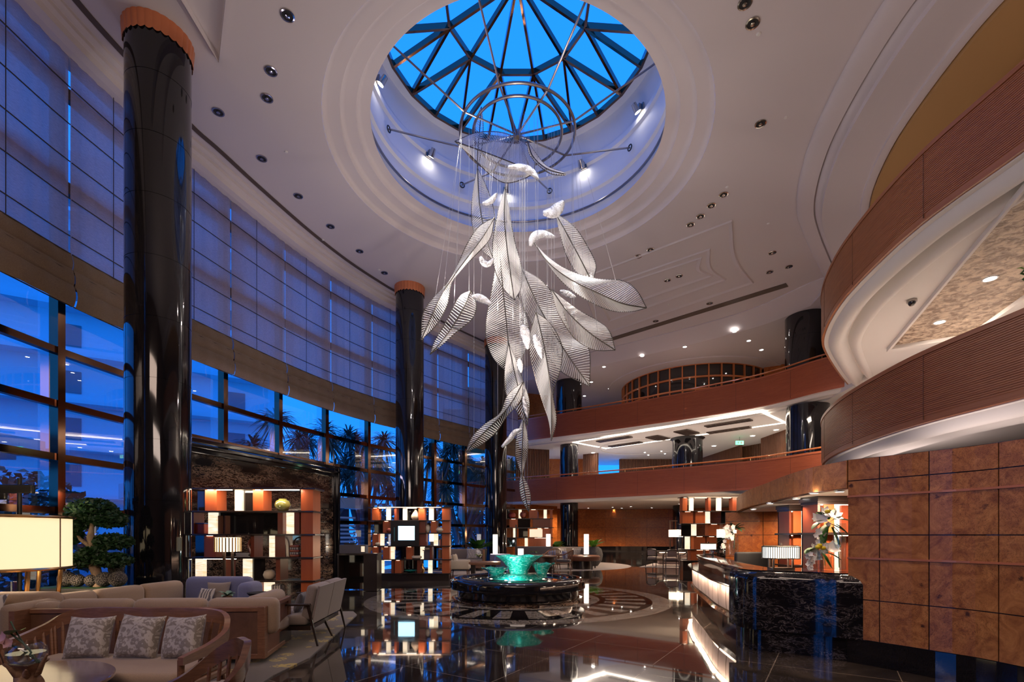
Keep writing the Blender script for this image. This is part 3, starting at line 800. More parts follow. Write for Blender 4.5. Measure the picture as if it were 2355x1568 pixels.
# window between the slat screens
struct('wall_9', MB().box((-2, 36, (zf+zc)/2), (4.4, .2, zc-zf)), M['slatwood'])
struct('trim_9', MB().lathe([(2.6, ZL+.0), (2.58, ZL-.035), (2.45, ZL-.035), (2.43, ZL)], (7.9, 30.3, 0), 60), M['white'])
# exit sign
x, y, z = at(1701, 1018, 27)
t = thing('exit_sign', 'small glowing green exit sign hanging from the first gallery ceiling', 'sign', (x, y, z))
obj('sign_box', MB().box((0, 0, 0), (.42, .06, .20)), M['exit'], t)
mb = MB().box((-.10, -.04, .0), (.05, .01, .10)).box((-.04, -.04, .03), (.06, .01, .03)).box((-.04, -.04, -.03), (.06, .01, .03)).box((.08, -.04, 0), (.09, .01, .12))
obj('running_figure', mb, M['white'], t)
obj('hanger', MB().tube([(0, 0, .1), (0, 0, ZL-z)], .01, 6), M['blackmetal'], t)
# first gallery downlights, top gallery downlights, ground gallery downlights
def downlight(px, py, z, label, group, lit=True, r=.085, power=60, mt='bulb', col=WARM, face=True):
    x, y, z = onz(px, py, z)
    t = thing('downlight', label, 'downlight', (x, y, z), 0, group)
    obj('trim_ring', MB().lathe([(r*1.25, .0), (r*1.25, -.015), (r, -.018), (r*.95, -.004)], (0, 0, 0), 20), M['chrome'] if not lit else M['white'], t)
    if lit:
        obj('lens', MB().lathe([(0, -.008), (r*.95, -.008)], (0, 0, 0), 16), M[mt], t)
        if power: light('SPOT', (x, y, z-.03), power, col, (0, 0, -1), .05, spot=1.7, blend=.8, name='downlight_beam')
    else:
        obj('reflector', MB().lathe([(r*.95, -.004), (r*.6, -.0025), (0, -.0025)], (0, 0, 0), 20), M['black'], t)
        obj('lamp_cap', MB().lathe([(r*.45, -.002), (r*.4, -.03), (0, -.035)], (0, 0, 0), 12), M['chrome'], t)
    return t
FL = ['nearest the slim column', 'just before the flared column', 'just past the flared column, below the exit sign', 'between exit sign and big column, lower', 'closest to the big column under the strip corner', 'past the big column by the curved balcony']
for qi, q in enumerate([(1364, 1040.7), (1513, 1057.5), (1642, 1025), (1731, 1001.7), (1785, 988), (1906, 958)]):
    downlight(*q, ZL, 'bright first gallery downlight, '+FL[qi], 'first gallery downlights', r=.12, power=45)
for qi, q in enumerate([(1483, 1040), (1491, 1046), (1521, 1037), (1529, 1043)]):
    downlight(*q, ZL, 'tiny round panel light, '+['farthest from the flared column', 'second from the far end, set lower', 'third, set higher', 'closest to the flared column'][qi], 'round panel downlights', r=.06, power=15)
TL = ['second of the arc counted from the glass leaves', 'first of the arc beside the glass leaves', 'third of the arc from the glass leaves', 'farthest of the arc towards the big column', 'upper of the two before the big column', 'lower of the two before the big column', 'upper of three over the column behind the leaves', 'middle of the three by the column behind the leaves', 'lowest of all, just above the handrail']
for qi, q in enumerate([(1477, 818), (1389, 843), (1575, 797), (1689, 762), (1722, 783), (1751, 804), (1360, 878), (1402, 893), (1344, 910)]):
    downlight(*q, ZT, 'lit top gallery downlight, '+TL[qi], 'top gallery downlights', r=.09, power=70)
for qi, q in enumerate([(1409, 1166), (1412, 1171), (1430, 1168), (1451, 1164), (1499, 1167), (1353, 1168), (1563, 1158), (1590, 1154), (1655, 1150)]):
    downlight(*q, Z1-.06, 'ground gallery downlight, '+['upper one of the close pair before the far burl wall', 'lower one of the close pair before the far burl wall', 'just past the close pair, towards the desk', 'midway above the lit cone on the burl wall', 'before the black column by the lit shelves', 'over the round ottoman beside the slim black column', 'above the black column by the lit shelves', 'above the edge of the lit display wall', 'above the far floor lamp and smaller orchids'][qi], 'ground gallery downlights', r=.07, power=90)
# unlit recessed spots in the atrium ceiling
UL = ['nearest the skylight rings on the column side, highest', 'second of the pair inward from the nearest column, upper', 'lower of the pair inward from the nearest column', 'closest to the copper crown of the nearest column', 'fifth along the blinds from the nearest column', 'sixth along the blinds from the nearest column', 'seventh along the blinds from the nearest column', 'eighth along the blinds from the nearest column', 'last one before the second column', 'lower of the two at the top edge by near mouldings', 'topmost of all, by near mouldings', 'alone midway between skylight rings and near mouldings', 'upper end of the diagonal row of four beside the skylight', 'second of the diagonal row of four beside the skylight', 'third of the diagonal row of four beside the skylight', 'lower end of the diagonal row of four beside the skylight', 'outer one of the pair nearest the skylight rings', 'inner one of the pair nearest the skylight rings', 'outer one of the pair inside the stepped ceiling panel', 'inner one of the pair inside the stepped ceiling panel', 'highest of the three by the far mouldings', 'middle one of the three by the far mouldings', 'outermost of the three by the far mouldings', 'just inward of the far air slot, towards the column', 'just inward of the far air slot, by the glass leaf']
for qi, q in enumerate([(661, 35), (623, 163), (614, 225), (502, 257), (602, 364), (686, 450), (760, 520), (827, 577), (884, 627), (1731, 53), (1713, 7), (1749, 284), (1664, 447), (1636, 472), (1611, 497), (1588, 516), (1496, 574), (1468, 589), (1562, 634), (1535, 644), (1776, 581), (1770, 625), (1814, 613), (1632, 697), (1508, 738)]):
    downlight(*q, H-.001, 'unlit ceiling spot, '+UL[qi], 'unlit atrium ceiling spots', lit=False, r=.10)
for q in [(658, 349), (743, 551), (872, 620), (1745, 78), (1807, 270), (1672, 430), (1767, 514), (1417, 610), (1538, 700)]:
    x, y, z = onz(*q, H-.002)
    prop(obj('sprinkler', MB().lathe([(0, -.02), (.03, -.02), (.045, 0)], (x, y, z), 12), M['white']), 'tiny round sprinkler head in the atrium ceiling', 'sprinkler', 'atrium sprinkler heads')
# smoke detector ring
# lattice drum on the top gallery
cx_, cy_, r_ = 11.0, 30.2, 4.15
t = thing('lattice_screen', 'round timber lattice screen with dark panes on the top gallery', 'screen', (cx_, cy_, Z2+.4))
hh = ZT-Z2-.4
obj('dark_pane', MB().lathe([(r_, 0), (r_, hh)], (0, 0, 0), 60), M['smoke'], t)
mb = MB()
for k in range(40):
    a = 2*pi*k/40; mb.box(((r_+.03)*math.cos(a), (r_+.03)*math.sin(a), hh/2), (.10, .07, hh), a)
for z in (.5, 1.15, 1.8, 2.45, hh-.06): mb.lathe([(r_+.01, z-.045), (r_+.08, z-.045), (r_+.08, z+.045), (r_+.01, z+.045)], (0, 0, 0), 80)
obj('lattice', mb, M['rail'], t, sharp=.3)
struct('trim_5', MB().lathe([(r_+.9, ZT-.001), (r_+.88, ZT-.05), (r_+.7, ZT-.05), (r_+.3, ZT-.07), (r_+.02, ZT-.07)], (cx_, cy_, 0), 80), M['plaster'])
struct('wall_10', MB().box((-.2, 31.5, (Z2+ZT)/2+.2), (6.0, .2, ZT-Z2-.4), .35), M['burl_far'])
struct('wall_11', MB().box((15.6, 26.1, (Z2+ZT)/2+.2), (4.2, .2, ZT-Z2-.4), -.35), M['burl_far'])
struct('wall_12', MB().box((6, 36, (Z2+ZT)/2+.2), (22, .2, ZT-Z2-.4)), M['burl_far'])
# near first gallery: gold ceiling panel in frame, lights, camera
ZG = Z2-.165
g4 = [onz(*q, ZG) for q in ((2045, 800), (2232, 768), (2600, 520), (2480, 380))]
g4 = [(x, y) for x, y, z in [onz(2050, 795, ZG), onz(2228, 768, ZG), onz(2520, 560, ZG), onz(2420, 352, ZG)]]
struct('trim_6', MB().prism(g4, ZG, ZG+.015), M['gold'])
def frame_poly(poly, w, z0, z1):
    c = sum((Vector(p) for p in poly), Vector((0, 0)))/len(poly); mb = MB(); n = len(poly)
    o = [Vector(p)+(Vector(p)-c).normalized()*w for p in poly]
    for i in range(n):
        a, b = Vector(poly[i]), Vector(poly[(i+1) % n]); a2, b2 = o[i], o[(i+1) % n]
        v = [(a.x, a.y, z0), (b.x, b.y, z0), (b2.x, b2.y, z0), (a2.x, a2.y, z0), (a.x, a.y, z1), (b.x, b.y, z1), (b2.x, b2.y, z1), (a2.x, a2.y, z1)]
        mb.add(v, [(0, 3, 2, 1), (4, 5, 6, 7), (0, 1, 5, 4), (1, 2, 6, 5), (2, 3, 7, 6), (3, 0, 4, 7)])
    return mb
struct('trim_7', frame_poly(g4, .22, ZG-.10, ZG+.01), M['white'])
for qi, q in enumerate(((2277, 640), (2161, 740))):
    downlight(*q, ZG-.002, ['bright downlight in the gold ceiling nearer the bamboo', 'bright downlight in the pointed end of the gold ceiling'][qi], 'gold panel downlights', r=.11, power=160)
x, y, z = onz(2097, 690, ZG)
t = thing('dome_camera', 'small black dome security camera under the curved upper gallery', 'camera', (x, y, z))
obj('base', MB().lathe([(.10, 0), (.10, -.05), (0, -.05)], (0, 0, 0), 20), M['steel'], t)
obj('dome', MB().lathe([(.075, -.05), (.07, -.09), (.045, -.125), (0, -.14)], (0, 0, 0), 20), M['smoke'], t)
# cove glow at the back of the near first gallery
light('AREA', (10.6, 12.5, Z2-.35), 220, (1, .82, .66), (.3, 0, -1), 1.0, 3.0, name='gallery_light')
light('AREA', (11.0, 17.6, Z2-.35), 160, (1, .82, .66), (0, 0, -1), 1.0, 1.0, name='gallery_light')
struct('wall_13', MB().box((12.2, 9, (Z1+Z2)/2+.2), (.2, 14, Z2-Z1-.5)), M['white'])
# lucky bamboo standing on the near lower balcony
x0, y0 = drum.off(drum.near((7.3, 6.9)), .28)
for i, (dx_, dy_, h_) in enumerate([(.02, .30, .62), (.0, .05, .50), (.05, -.15, .55)]):
    t = thing('bamboo_plant', ['spiral tipped lucky bamboo stem on the curved lower balcony, nearest the gold ceiling panel', 'shortest spiral lucky bamboo stem on the curved lower balcony, in the middle', 'spiral lucky bamboo stem on the curved lower balcony, nearest the frame edge'][i], 'plant', (x0+dx_, y0+dy_, Z1+PH), 0, 'lucky bamboo on the balcony')
    random.seed(i); pts = [(.0, 0, 0)]
    for k in range(1, 22):
        u = k/21; z = h_*u; w = 0 if u < .62 else .035
        pts.append((-.16*u+w*math.cos(k*2.0), w*math.sin(k*2.0), z))
    obj('stem', MB().tube(pts, .012, 6), M['leaf'], t)
    mb = MB()
    for k in range(3):
        a = k*2.1; p = Vector(pts[-1]); q = p+Vector((.09*math.cos(a), .09*math.sin(a), .05)); mb.tube([p, (p+q)/2+Vector((0, 0, .02)), q], [.004, .012, .002], 4)
    obj('leaf_tuft', mb, M['leaf2'], t)
# ================================================= burl panelled walls
def panel_wall(path, d0, d1, zs, name, material, off=0.0, step=1.1, th=.10, gap=.012, side=-1, joints=None):
    """backing + slightly proud panels; side -1: face on the left of travel"""
    mb = MB(); n = max(1, round((d1-d0)/step)); back = MB()
    back.sweep(path, [(off, zs[0]), (off+th, zs[0]), (off+th, zs[-1]), (off, zs[-1])], d0, d1, n*3)
    pr = MB()
    J = joints or [lerp(d0, d1, i/n) for i in range(n+1)]
    for a, b in zip(J, J[1:]):
        a += gap/2; b -= gap/2
        for z0, z1 in zip(zs, zs[1:]):
            k = 3; v = []
            for q in range(k+1):
                p = path.off(lerp(a, b, q/k), off+side*.012); v += [(p.x, p.y, z0+gap/2), (p.x, p.y, z1-gap/2)]
            pr.add(v, [(2*q, 2*q+2, 2*q+3, 2*q+1) for q in range(k)])
    o = struct(name, back, M['darkwood']); obj('wall_panels', pr, material, o, solid=.012)
    return o
ZW = 2.55; ZN = 2.19
# near wall on the right: from viewer side to the niche edge
nw = Path2([(5.7, -.5), (5.45, 2.2), (5.04, 4.87), (4.72, 5.6), (4.26, 6.28)], 80)
panel_wall(nw, 0, nw.L, [.30, .80, 1.30, 1.30+.30, 1.60+.48, 2.28, ZW], 'wall_near_burl', M['burl'], 0, .80, joints=[nw.L-q for q in (5.9, 5.0, 4.15, 3.3, 2.6, 1.98, 1.42, .82, .34, 0)])
struct('baseboard_near', MB().sweep(nw, [(-.03, 0), (.1, 0), (.1, .30), (-.03, .30)], 0, nw.L, 40), M['blackstone'])
struct('wall_near_core', MB().sweep(nw, [(.1, 0), (.5, 0), (.5, ZW), (.1, ZW)], 0, nw.L, 40), M['walnut'])
mb = MB()
for z in (1.31, 2.085): mb.sweep(nw, [(-.028, z-.012), (.0, z-.012), (.0, z+.012), (-.028, z+.012)], 0, nw.L, 60)
struct('trim_8', mb, M['copper'])
# canopy fascia over the reception desk
cp = Path2([(4.26, 6.28), (4.22, 7.0), (4.37, 7.9), (4.64, 8.97), (5.0, 10.45), (5.5, 11.95), (6.0, 13.1), (7.2, 14.3), (9.0, 15)], 100)
panel_wall(cp, 0, cp.L, [ZN, ZW], 'wall_canopy_fascia', M['burl'], 0, .62)
poly = [tuple(cp.off(cp.L*i/40, .06)) for i in range(41)]+[(XR-1, 15), (XR-1, 5), (4.9, 5.4)]
struct('ceiling_canopy', MB().prism(poly, ZN-.0, ZN+.06), M['white'])
struct('ceiling_canopy_top', MB().prism(poly, ZW-.08, ZW-.01), M['walnut'])
for qi, q in enumerate([(1931, 1128), (1872, 1132), (1831, 1145), (1771, 1156), (1733, 1170)]):
    downlight(*q, ZN-.001, 'small canopy downlight above the desk, '+['nearest the burl wall edge', 'second from the burl wall edge', 'third, above the ribbed desk lamp side', 'fourth, near the canopy tip', 'farthest, in the rounded canopy tip'][qi], 'canopy downlights', r=.05, power=55)
# back wall of the niche (orange burl) and pillar shelves
bw = Path2([(9.6, 13.6), (7.4, 12.95), (6.1, 12.4), (5.9, 12.2)], 20)
def flat_wall(name, a, b, zs, material, step=1.1, th=.1):
    p = Path2([a, b], 4); return panel_wall(p, 0, p.L, zs, name, material, 0, step, th)
flat_wall('wall_niche_back', (9.6, 11.2), (5.55, 12.9), [.0, .5, 1.05, 1.6, 1.95, ZN], M['burl_far'], .8)
flat_wall('wall_niche_side', (5.6, 6.1), (8.2, 10.5), [0, 1.1, ZN], M['redbrown'], 1.2)

# far ground floor wall
fw = Path2([(17.5, 30), (15.5, 33.8), (11, 36.3), (7, 36.9), (3, 35.9), (1.9, 34.5), (-.6, 32.6)], 80)
panel_wall(fw, 0, fw.L, [.75, 1.45, 2.15, 2.85, Z1-.06], 'wall_far_burl', M['burl_far'], 0, 1.5)
struct('baseboard_far', MB().sweep(fw, [(-.04, 0), (.1, 0), (.1, .75), (-.04, .75)], 0, fw.L, 60), M['blackstone'])
flat_wall('wall_far_end', (3.0, 33), (-.5, 29.6), [0, .7, 1.4, 2.1, 2.8, Z1-.06], M['burl_far'], 1.2)
# a spot wall-washing the far burl wall
x, y, z = at(1436, 1176, 36.2)
light('SPOT', (x-.2, y-.35, 3.0), 300, (1, .62, .22), (0, .12, -1), .03, spot=.8, blend=.9, name='wall_washer')

# ================================================= reception desk
ty = 'reception_desk'
led = Path2([(3.28, 7.15), (3.5, 8.7), (3.81, 10.0), (4.27, 11.9), (4.75, 13.3), (5.35, 14.1), (6.1, 14.4)], 80)
t = thing('reception_desk', 'long curved reception desk of dark marble with backlit pale leather panels', 'desk', (0, 0, 0))
obj('base', MB().sweep(led, [(.22, 0), (1.0, 0), (1.0, .30), (.22, .30)], 0, led.L, 60), M['blackstone'], t)
obj('kick_moulding', MB().sweep(led, [(.06, .30), (.12, .26), (.9, .26), (.9, .36), (.09, .36)], 0, led.L, 60), M['marble'], t)
pr = MB(); n = 16
for i in range(n):
    a, b = led.L*i/n+.012, led.L*(i+1)/n-.012; rows = []
    for z, o in ((.37, .13), (.385, .11), (.55, .10), (.76, .10), (.775, .12)):
        rows.append([(*led.off(lerp(a, b, q/4), o), z) for q in range(5)])
    pd = obj('front_panel', MB().grid(rows), M['pad'], t, sharp=.5)
obj('panel_backing', MB().sweep(led, [(.135, .36), (.9, .36), (.9, .80), (.135, .80)], 0, led.L, 60), M['brass'], t)
obj('led_line', MB().sweep(led, [(.07, .783), (.10, .783), (.10, .795), (.07, .795)], .0, led.L, 60), M['ledsoft'], t)
for i in range(6):
    d = led.L*(i+.5)/6; q = led.off(d, .04); tg = led.tan(d)
    o = light('AREA', (q.x, q.y, .77), 14, (1, .72, .52), (0, 0, -1), .05, led.L/6*.9, name='desk_strip_light')
    o.rotation_euler = (0, 0, math.atan2(tg.y, tg.x)-pi/2)
obj('ledge', MB().sweep(led, [(.0, .80), (-.015, .815), (.0, .83), (.30, .845), (.30, .80)], 0, led.L, 60, smooth=True), M['marble_blue'], t)
obj('upper_counter', MB().sweep(led, [(.24, .84), (.24, 1.0), (.20, 1.03), (.19, 1.06), (.20, 1.09), (.24, 1.10), (.60, 1.10), (.60, .84)], 0, led.L, 60, smooth=True), M['marble'], t, sharp=.5)
obj('work_top', MB().sweep(led, [(.60, .78), (1.15, .78), (1.15, .74), (.60, .74)], 0, led.L, 60), M['marble_blue'], t)
# big rounded end block in veined marble
t = thing('desk_end_block', 'massive rounded dark veined marble block closing the near end of the reception desk', 'desk', (0, 0, 0))
P3 = [(3.22, 7.32), (3.21, 6.95), (3.42, 6.72), (4.05, 6.66), (4.18, 6.44), (4.42, 6.34), (4.52, 6.5), (4.55, 7.0), (4.4, 7.5)]
P3 = [(3.24, 7.4), (3.22, 7.05), (3.34, 6.82), (3.65, 6.66), (3.95, 6.44), (4.12, 6.26), (4.30, 6.16), (4.42, 6.10), (4.62, 6.2)]
bp = Path2(P3, 60)
def blk(z, o): return [(*bp.off(bp.L*i/60, -o), z) for i in range(61)]
cen = Vector((4.3, 7.4))
rows = [blk(.30, 0)]; 
for z, o in ((.30, -.12), (.0, -.12)): pass
ins = lambda z, o: [tuple(Vector((p[0], p[1])).lerp(cen, o))+(z,) for p in blk(z, 0)]
obj('body', MB().grid([ins(.30, .0), ins(.32, .0), ins(.98, .0), ins(1.04, .012), ins(1.085, .045), ins(1.10, .09), ins(1.10, 1.0)]), M['marble_blue'], t, sharp=.6)
obj('plinth', MB().grid([ins(0, .10), ins(.30, .10), ins(.30, .0)]), M['marble_blue'], t, sharp=.3)
obj('glass_top', MB().grid([ins(1.105, .09), ins(1.113, .09), ins(1.113, 1.0)]), M['smoke'], t, sharp=.3)
struct('wall_niche_low', MB().box((4.95, 7.1, .5), (.1, 1.6, 1.0)), M['redbrown'])
# pillar shelf units behind the desk
def niche_shelf(loc, rz, w, label, nrow=2):
    t = thing('display_shelf', label, 'shelf', (*loc, 0), rz)
    obj('cabinet_side', MB().box((w/2-.02, .2, ZN/2), (.04, .4, ZN-.1)), M['redbrown'], t)
    obj('cabinet_side', MB().box((-w/2+.02, .2, ZN/2), (.04, .4, ZN-.1)), M['redbrown'], t)
    obj('back', MB().box((0, .4, ZN/2), (w, .03, ZN-.1)), M['smoke'], t)
    obj('cornice', MB().box((0, .16, ZN-.04), (w+.1, .5, .08)).box((0, .18, ZN-.10), (w+.05, .45, .05)), M['darkwood'], t)
    for z in (.45, 1.0, 1.62): obj('shelf_board', MB().box((0, .15, z), (w+.12, .55, .03)), M['darkwood'], t)
    for z0, z1 in ((1.02, 1.6), (1.64, ZN-.12)):
        obj('upright_panel', MB().box((-w*.34, .14, (z0+z1)/2), (.16, .3, z1-z0)), M['orange'], t)
        obj('lit_panel', MB().box((-w*.34+.16, .10, (z0+z1)/2), (.09, .09, z1-z0)), M['onyx'], t)
        obj('upright_panel', MB().box((w*.10, .16, (z0+z1)/2), (w*.5, .3, z1-z0)), M['redbrown'], t)
        obj('led_bar', MB().box((-w*.15, .02, z1-.01), (w*.6, .02, .015)), M['led'], t)
    return t
niche_shelf((5.9, 9.7), -.0, .95, 'red brown display cabinet with lit uprights behind the reception desk, farther one')
niche_shelf((5.18, 7.55), -.0, 1.05, 'red brown display cabinet with lit uprights behind the flower vases')
for (x, y) in ((5.3, 9.2), (4.7, 7.3)):
    light('AREA', (x, y-.3, ZN-.15), 60, (1, .72, .5), (.0, .35, -1), .6, .2, name='niche_light')

# ---- desk lamp builder (long rounded shade with ribs)
def ribbed_lamp(loc, rz, w, dpt, h, leg, label, lit='tube', ribs=28, group=None, name='table_lamp', round_=False):
    t = thing(name, label, 'lamp', loc, rz, group)
    def rr(u):
        # stadium outline
        a = 2*pi*u
        if round_: return (w/2*math.cos(a), w/2*math.sin(a))
        r = dpt/2; s_ = w/2-r; per = 4*s_+2*pi*r; d = (u % 1)*per
        if d < 2*s_: return (-s_+d, -r)
        d -= 2*s_
        if d < pi*r: a = -pi/2+d/r; return (s_+r*math.cos(a), r*math.sin(a))
        d -= pi*r
        if d < 2*s_: return (s_-d, r)
        d -= 2*s_; a = pi/2+d/r; return (-s_+r*math.cos(a), r*math.sin(a))
    n = 64
    z0, z1 = leg, leg+h
    obj('shade', MB().grid([[(*rr(i/n), z) for i in range(n+1)] for z in (z0, z1)]), M[lit], t)
    mb = MB()
    for i in range(ribs):
        x, y = rr(i/ribs); mb.box((x*1.02, y*1.04, (z0+z1)/2), (.007, .007, h))
    for z in (z0, z1): mb.tube([(rr(i/n)[0]*1.02, rr(i/n)[1]*1.04, z) for i in range(n)], .008, 6, closed=True)
    obj('shade_rib', mb, M['blackmetal'], t)
    mb = MB()
    for sx_ in (-1, 1):
        for sy_ in (-1, 1): mb.box((sx_*w*.27, sy_*dpt*.22, leg/2), (.022, .022, leg))
    mb.box((0, 0, .012), (w*.62, dpt*.62, .024)); mb.box((0, 0, z0+.0), (w*.60, .02, .02))
    obj('stand', mb, M['darkwood'], t)
    obj('finial', MB().box((0, 0, z1+.01), (w*.98, .03, .015)).box((0, 0, z1+.03), (.03, .03, .04)), M['darkwood'], t)
    return t
ribbed_lamp((*at(1796, 1312, 7.05)[:2], 1.115), 0, .50, .26, .165, .155, 'horizontal oval desk lamp with glowing ribbed shade on the near marble block', 'tube', 44)
light('POINT', (*at(1796, 1312, 7.05)[:2], 1.33), 40, WARM, size=.08, name='lamp_bulb')
ribbed_lamp((*at(1629, 1270, 12.6)[:2], 1.10), 0, .38, .2, .15, .13, 'small glowing desk lamp at the far end of the reception desk', 'tube', 0)
# glass vases with orchids
def vase(loc, r, h, label, sq=False):
    t = thing('glass_vase', label, 'vase', loc, 0, 'glass vases on the reception desk')
    mb = MB().lathe([(0, .0), (r, .0), (r, h), (r-.008, h), (r-.008, .03), (0, .03)], (0, 0, 0), 28)
    obj('cylinder', mb, M['clear'], t, sharp=.5)
    obj('water', MB().lathe([(0, .032), (r-.01, .032), (r-.01, h*.72), (0, h*.72)], (0, 0, 0), 24), M['clear'], t, sharp=.5)
    return t
V = lambda px, Y: (at(px, 1300, Y)[0], Y, 1.115)
vase(V(1931, 6.55), .075, .64, 'tallest clear glass cylinder vase by the burl wall')
vase(V(1899, 6.75), .075, .26, 'short clear glass cylinder vase holding the lower white orchids')
vase(V(1886, 6.5), .04, .42, 'slim clear glass cylinder vase at the window side of the vase group')
def blossom(mb, c, r, d, n=5, cup=.3):
    d = Vector(d).normalized(); u = d.orthogonal().normalized(); w = d.cross(u); c = Vector(c)
    for k in range(n):
        a = 2*pi*k/n+.3; e = u*math.cos(a)+w*math.sin(a); s_ = d.cross(e)
        p0 = c; p1 = c+e*r*.55+s_*r*.42+d*r*cup*.4; p2 = c+e*r+d*r*cup; p3 = c+e*r*.55-s_*r*.42+d*r*cup*.4
        mb.add([p0, p1, p2, p3, c+e*r*.6+d*r*cup*.15], [(0, 1, 4), (1, 2, 4), (2, 3, 4), (3, 0, 4)], True)
def leafblade(mb, a, dirv, L_, w, droop=.3, n=6, up=(0, 0, 1)):
    a = Vector(a); dv = Vector(dirv).normalized(); side = dv.cross(Vector(up)).normalized() if abs(dv.z) < .95 else Vector((1, 0, 0))
    rows = [[], [], []]
    for i in range(n+1):
        u = i/n; p = a+dv*L_*u+Vector((0, 0, -droop*L_*u*u)); ww = w*math.sin(pi*min(1, .08+u*.92))**.7 if u < 1 else 0
        rows[0].append(p+side*ww/2+Vector((0, 0, ww*.15))); rows[1].append(p); rows[2].append(p-side*ww/2+Vector((0, 0, ww*.15)))
    mb.grid(rows)
t = thing('flower_arrangement', 'cascading white orchids with lilies, yellow blooms and broad green leaves in glass vases', 'flowers', (0, 0, 0))
random.seed(3)
Yf = 6.62
path_ = [(1905, 1205), (1885, 1225), (1880, 1245), (1895, 1262), (1882, 1275), (1868, 1285), (1858, 1298), (1872, 1262), (1889, 1236), (1862, 1282)]
mb = MB()
for px, py in path_+[(x+random.uniform(-9, 9), y+random.uniform(-9, 9)) for x, y in path_[1:] for _ in range(5)]:
    c = at(px, py, Yf-random.uniform(0, .14)); blossom(mb, c, .038, (random.uniform(-.5, .5), -1, random.uniform(-.2, .5)))
obj('orchid_blossom', mb, M['petal'], t)
mb = MB()
for px, py in ((1900, 1182), (1917, 1187), (1912, 1262), (1885, 1195)):
    mb = MB(); blossom(mb, at(px, py, Yf-.08), .11, (random.uniform(-.4, .4), -.7, .6), 6, .5); obj('lily', mb, M['petal'], t)
for px, py in ((1885, 1254), (1893, 1260), (1881, 1258), (1903, 1176)): obj('yellow_bloom', MB().rbox(at(px, py, Yf-.2), (.06, .06, .05), .028), M['yellow'], t)
mb = MB()
for px, py, dx_, dz_, l in [(1905, 1205, -.6, -.4, .26), (1910, 1205, .9, -.5, .24), (1908, 1200, .6, .5, .2), (1900, 1200, -.9, .2, .22), (1915, 1210, .7, -.9, .24), (1890, 1270, .4, -1, .2), (1870, 1262, -1, -.2, .18), (1900, 1270, .9, -.4, .2), (1905, 1195, -.1, 1, .18), (1896, 1215, -.2, -1, .22), (1900, 1208, -.5, -.8, .25), (1918, 1195, 1, .1, .2), (1890, 1200, -.8, -.3, .2), (1912, 1212, .3, -1, .26), (1922, 1205, 1, -.9, .22), (1880, 1262, -1, .1, .2), (1896, 1280, .5, -.8, .18), (1893, 1190, -.7, .6, .18), (1908, 1190, .5, .9, .16)]:
    leafblade(mb, at(px, py, Yf-.03), (dx_, random.uniform(-.6, -.1), dz_), l, .10, .2)
obj('green_leaf', mb, M['leaf'], t)
obj('stem', MB().tube([at(1905, 1215, Yf), at(1897, 1260, Yf+.04), at(1897, 1300, Yf+.1)], .006, 5).tube([at(1915, 1210, Yf-.02), at(1928, 1250, Yf-.06), at(1930, 1305, Yf-.05)], .006, 5), M['leaf2'], t)
# second flower group far along the desk
t = thing('flower_arrangement', 'smaller white orchid arrangement with dark leaves standing far along the reception desk', 'flowers', (0, 0, 0))
Yf = 11.6; mb = MB()
for _ in range(26): blossom(mb, at(random.uniform(1668, 1690), random.uniform(1210, 1240), Yf-random.uniform(0, .2)), .06, (random.uniform(-.5, .5), -1, .1))
for _ in range(6): blossom(mb, at(random.uniform(1658, 1668), random.uniform(1240, 1258), Yf-random.uniform(0, .2)), .05, (random.uniform(-.5, .5), -1, .1))
obj('orchid_blossom', mb, M['petal'], t); mb = MB()
for _ in range(16): leafblade(mb, at(1690, 1214, Yf), (random.uniform(-1, 1), random.uniform(-.5, .2), random.uniform(-.3, .7)), .26, .09, .3)
for _ in range(5): leafblade(mb, at(1666, 1240, Yf), (random.uniform(-1, .3), random.uniform(-.5, .2), random.uniform(-.3, .3)), .2, .06, .3)
obj('green_leaf', mb, M['leafd'], t)
obj('stem', MB().tube([at(1690, 1214, Yf), at(1688, 1262, Yf+.02)], .01, 5), M['leaf'], t)
vv_ = vase((at(1688, 1262, 11.6)[0], 11.6, 1.10), .10, .45, 'clear glass vase far along the reception desk under the smaller orchids')
vase((at(1670, 1262, 11.9)[0], 11.9, 1.10), .06, .30, 'small clear glass vase beside the far orchids')
for (x, y, p) in [(6.6, 11.2, 130), (5.3, 10.6, 60)]:
    light('SPOT', (x, y, ZN-.03), p, (1, .70, .46), (0, .35, -1), .03, spot=2.4, blend=.6, name='canopy_downlight_beam')
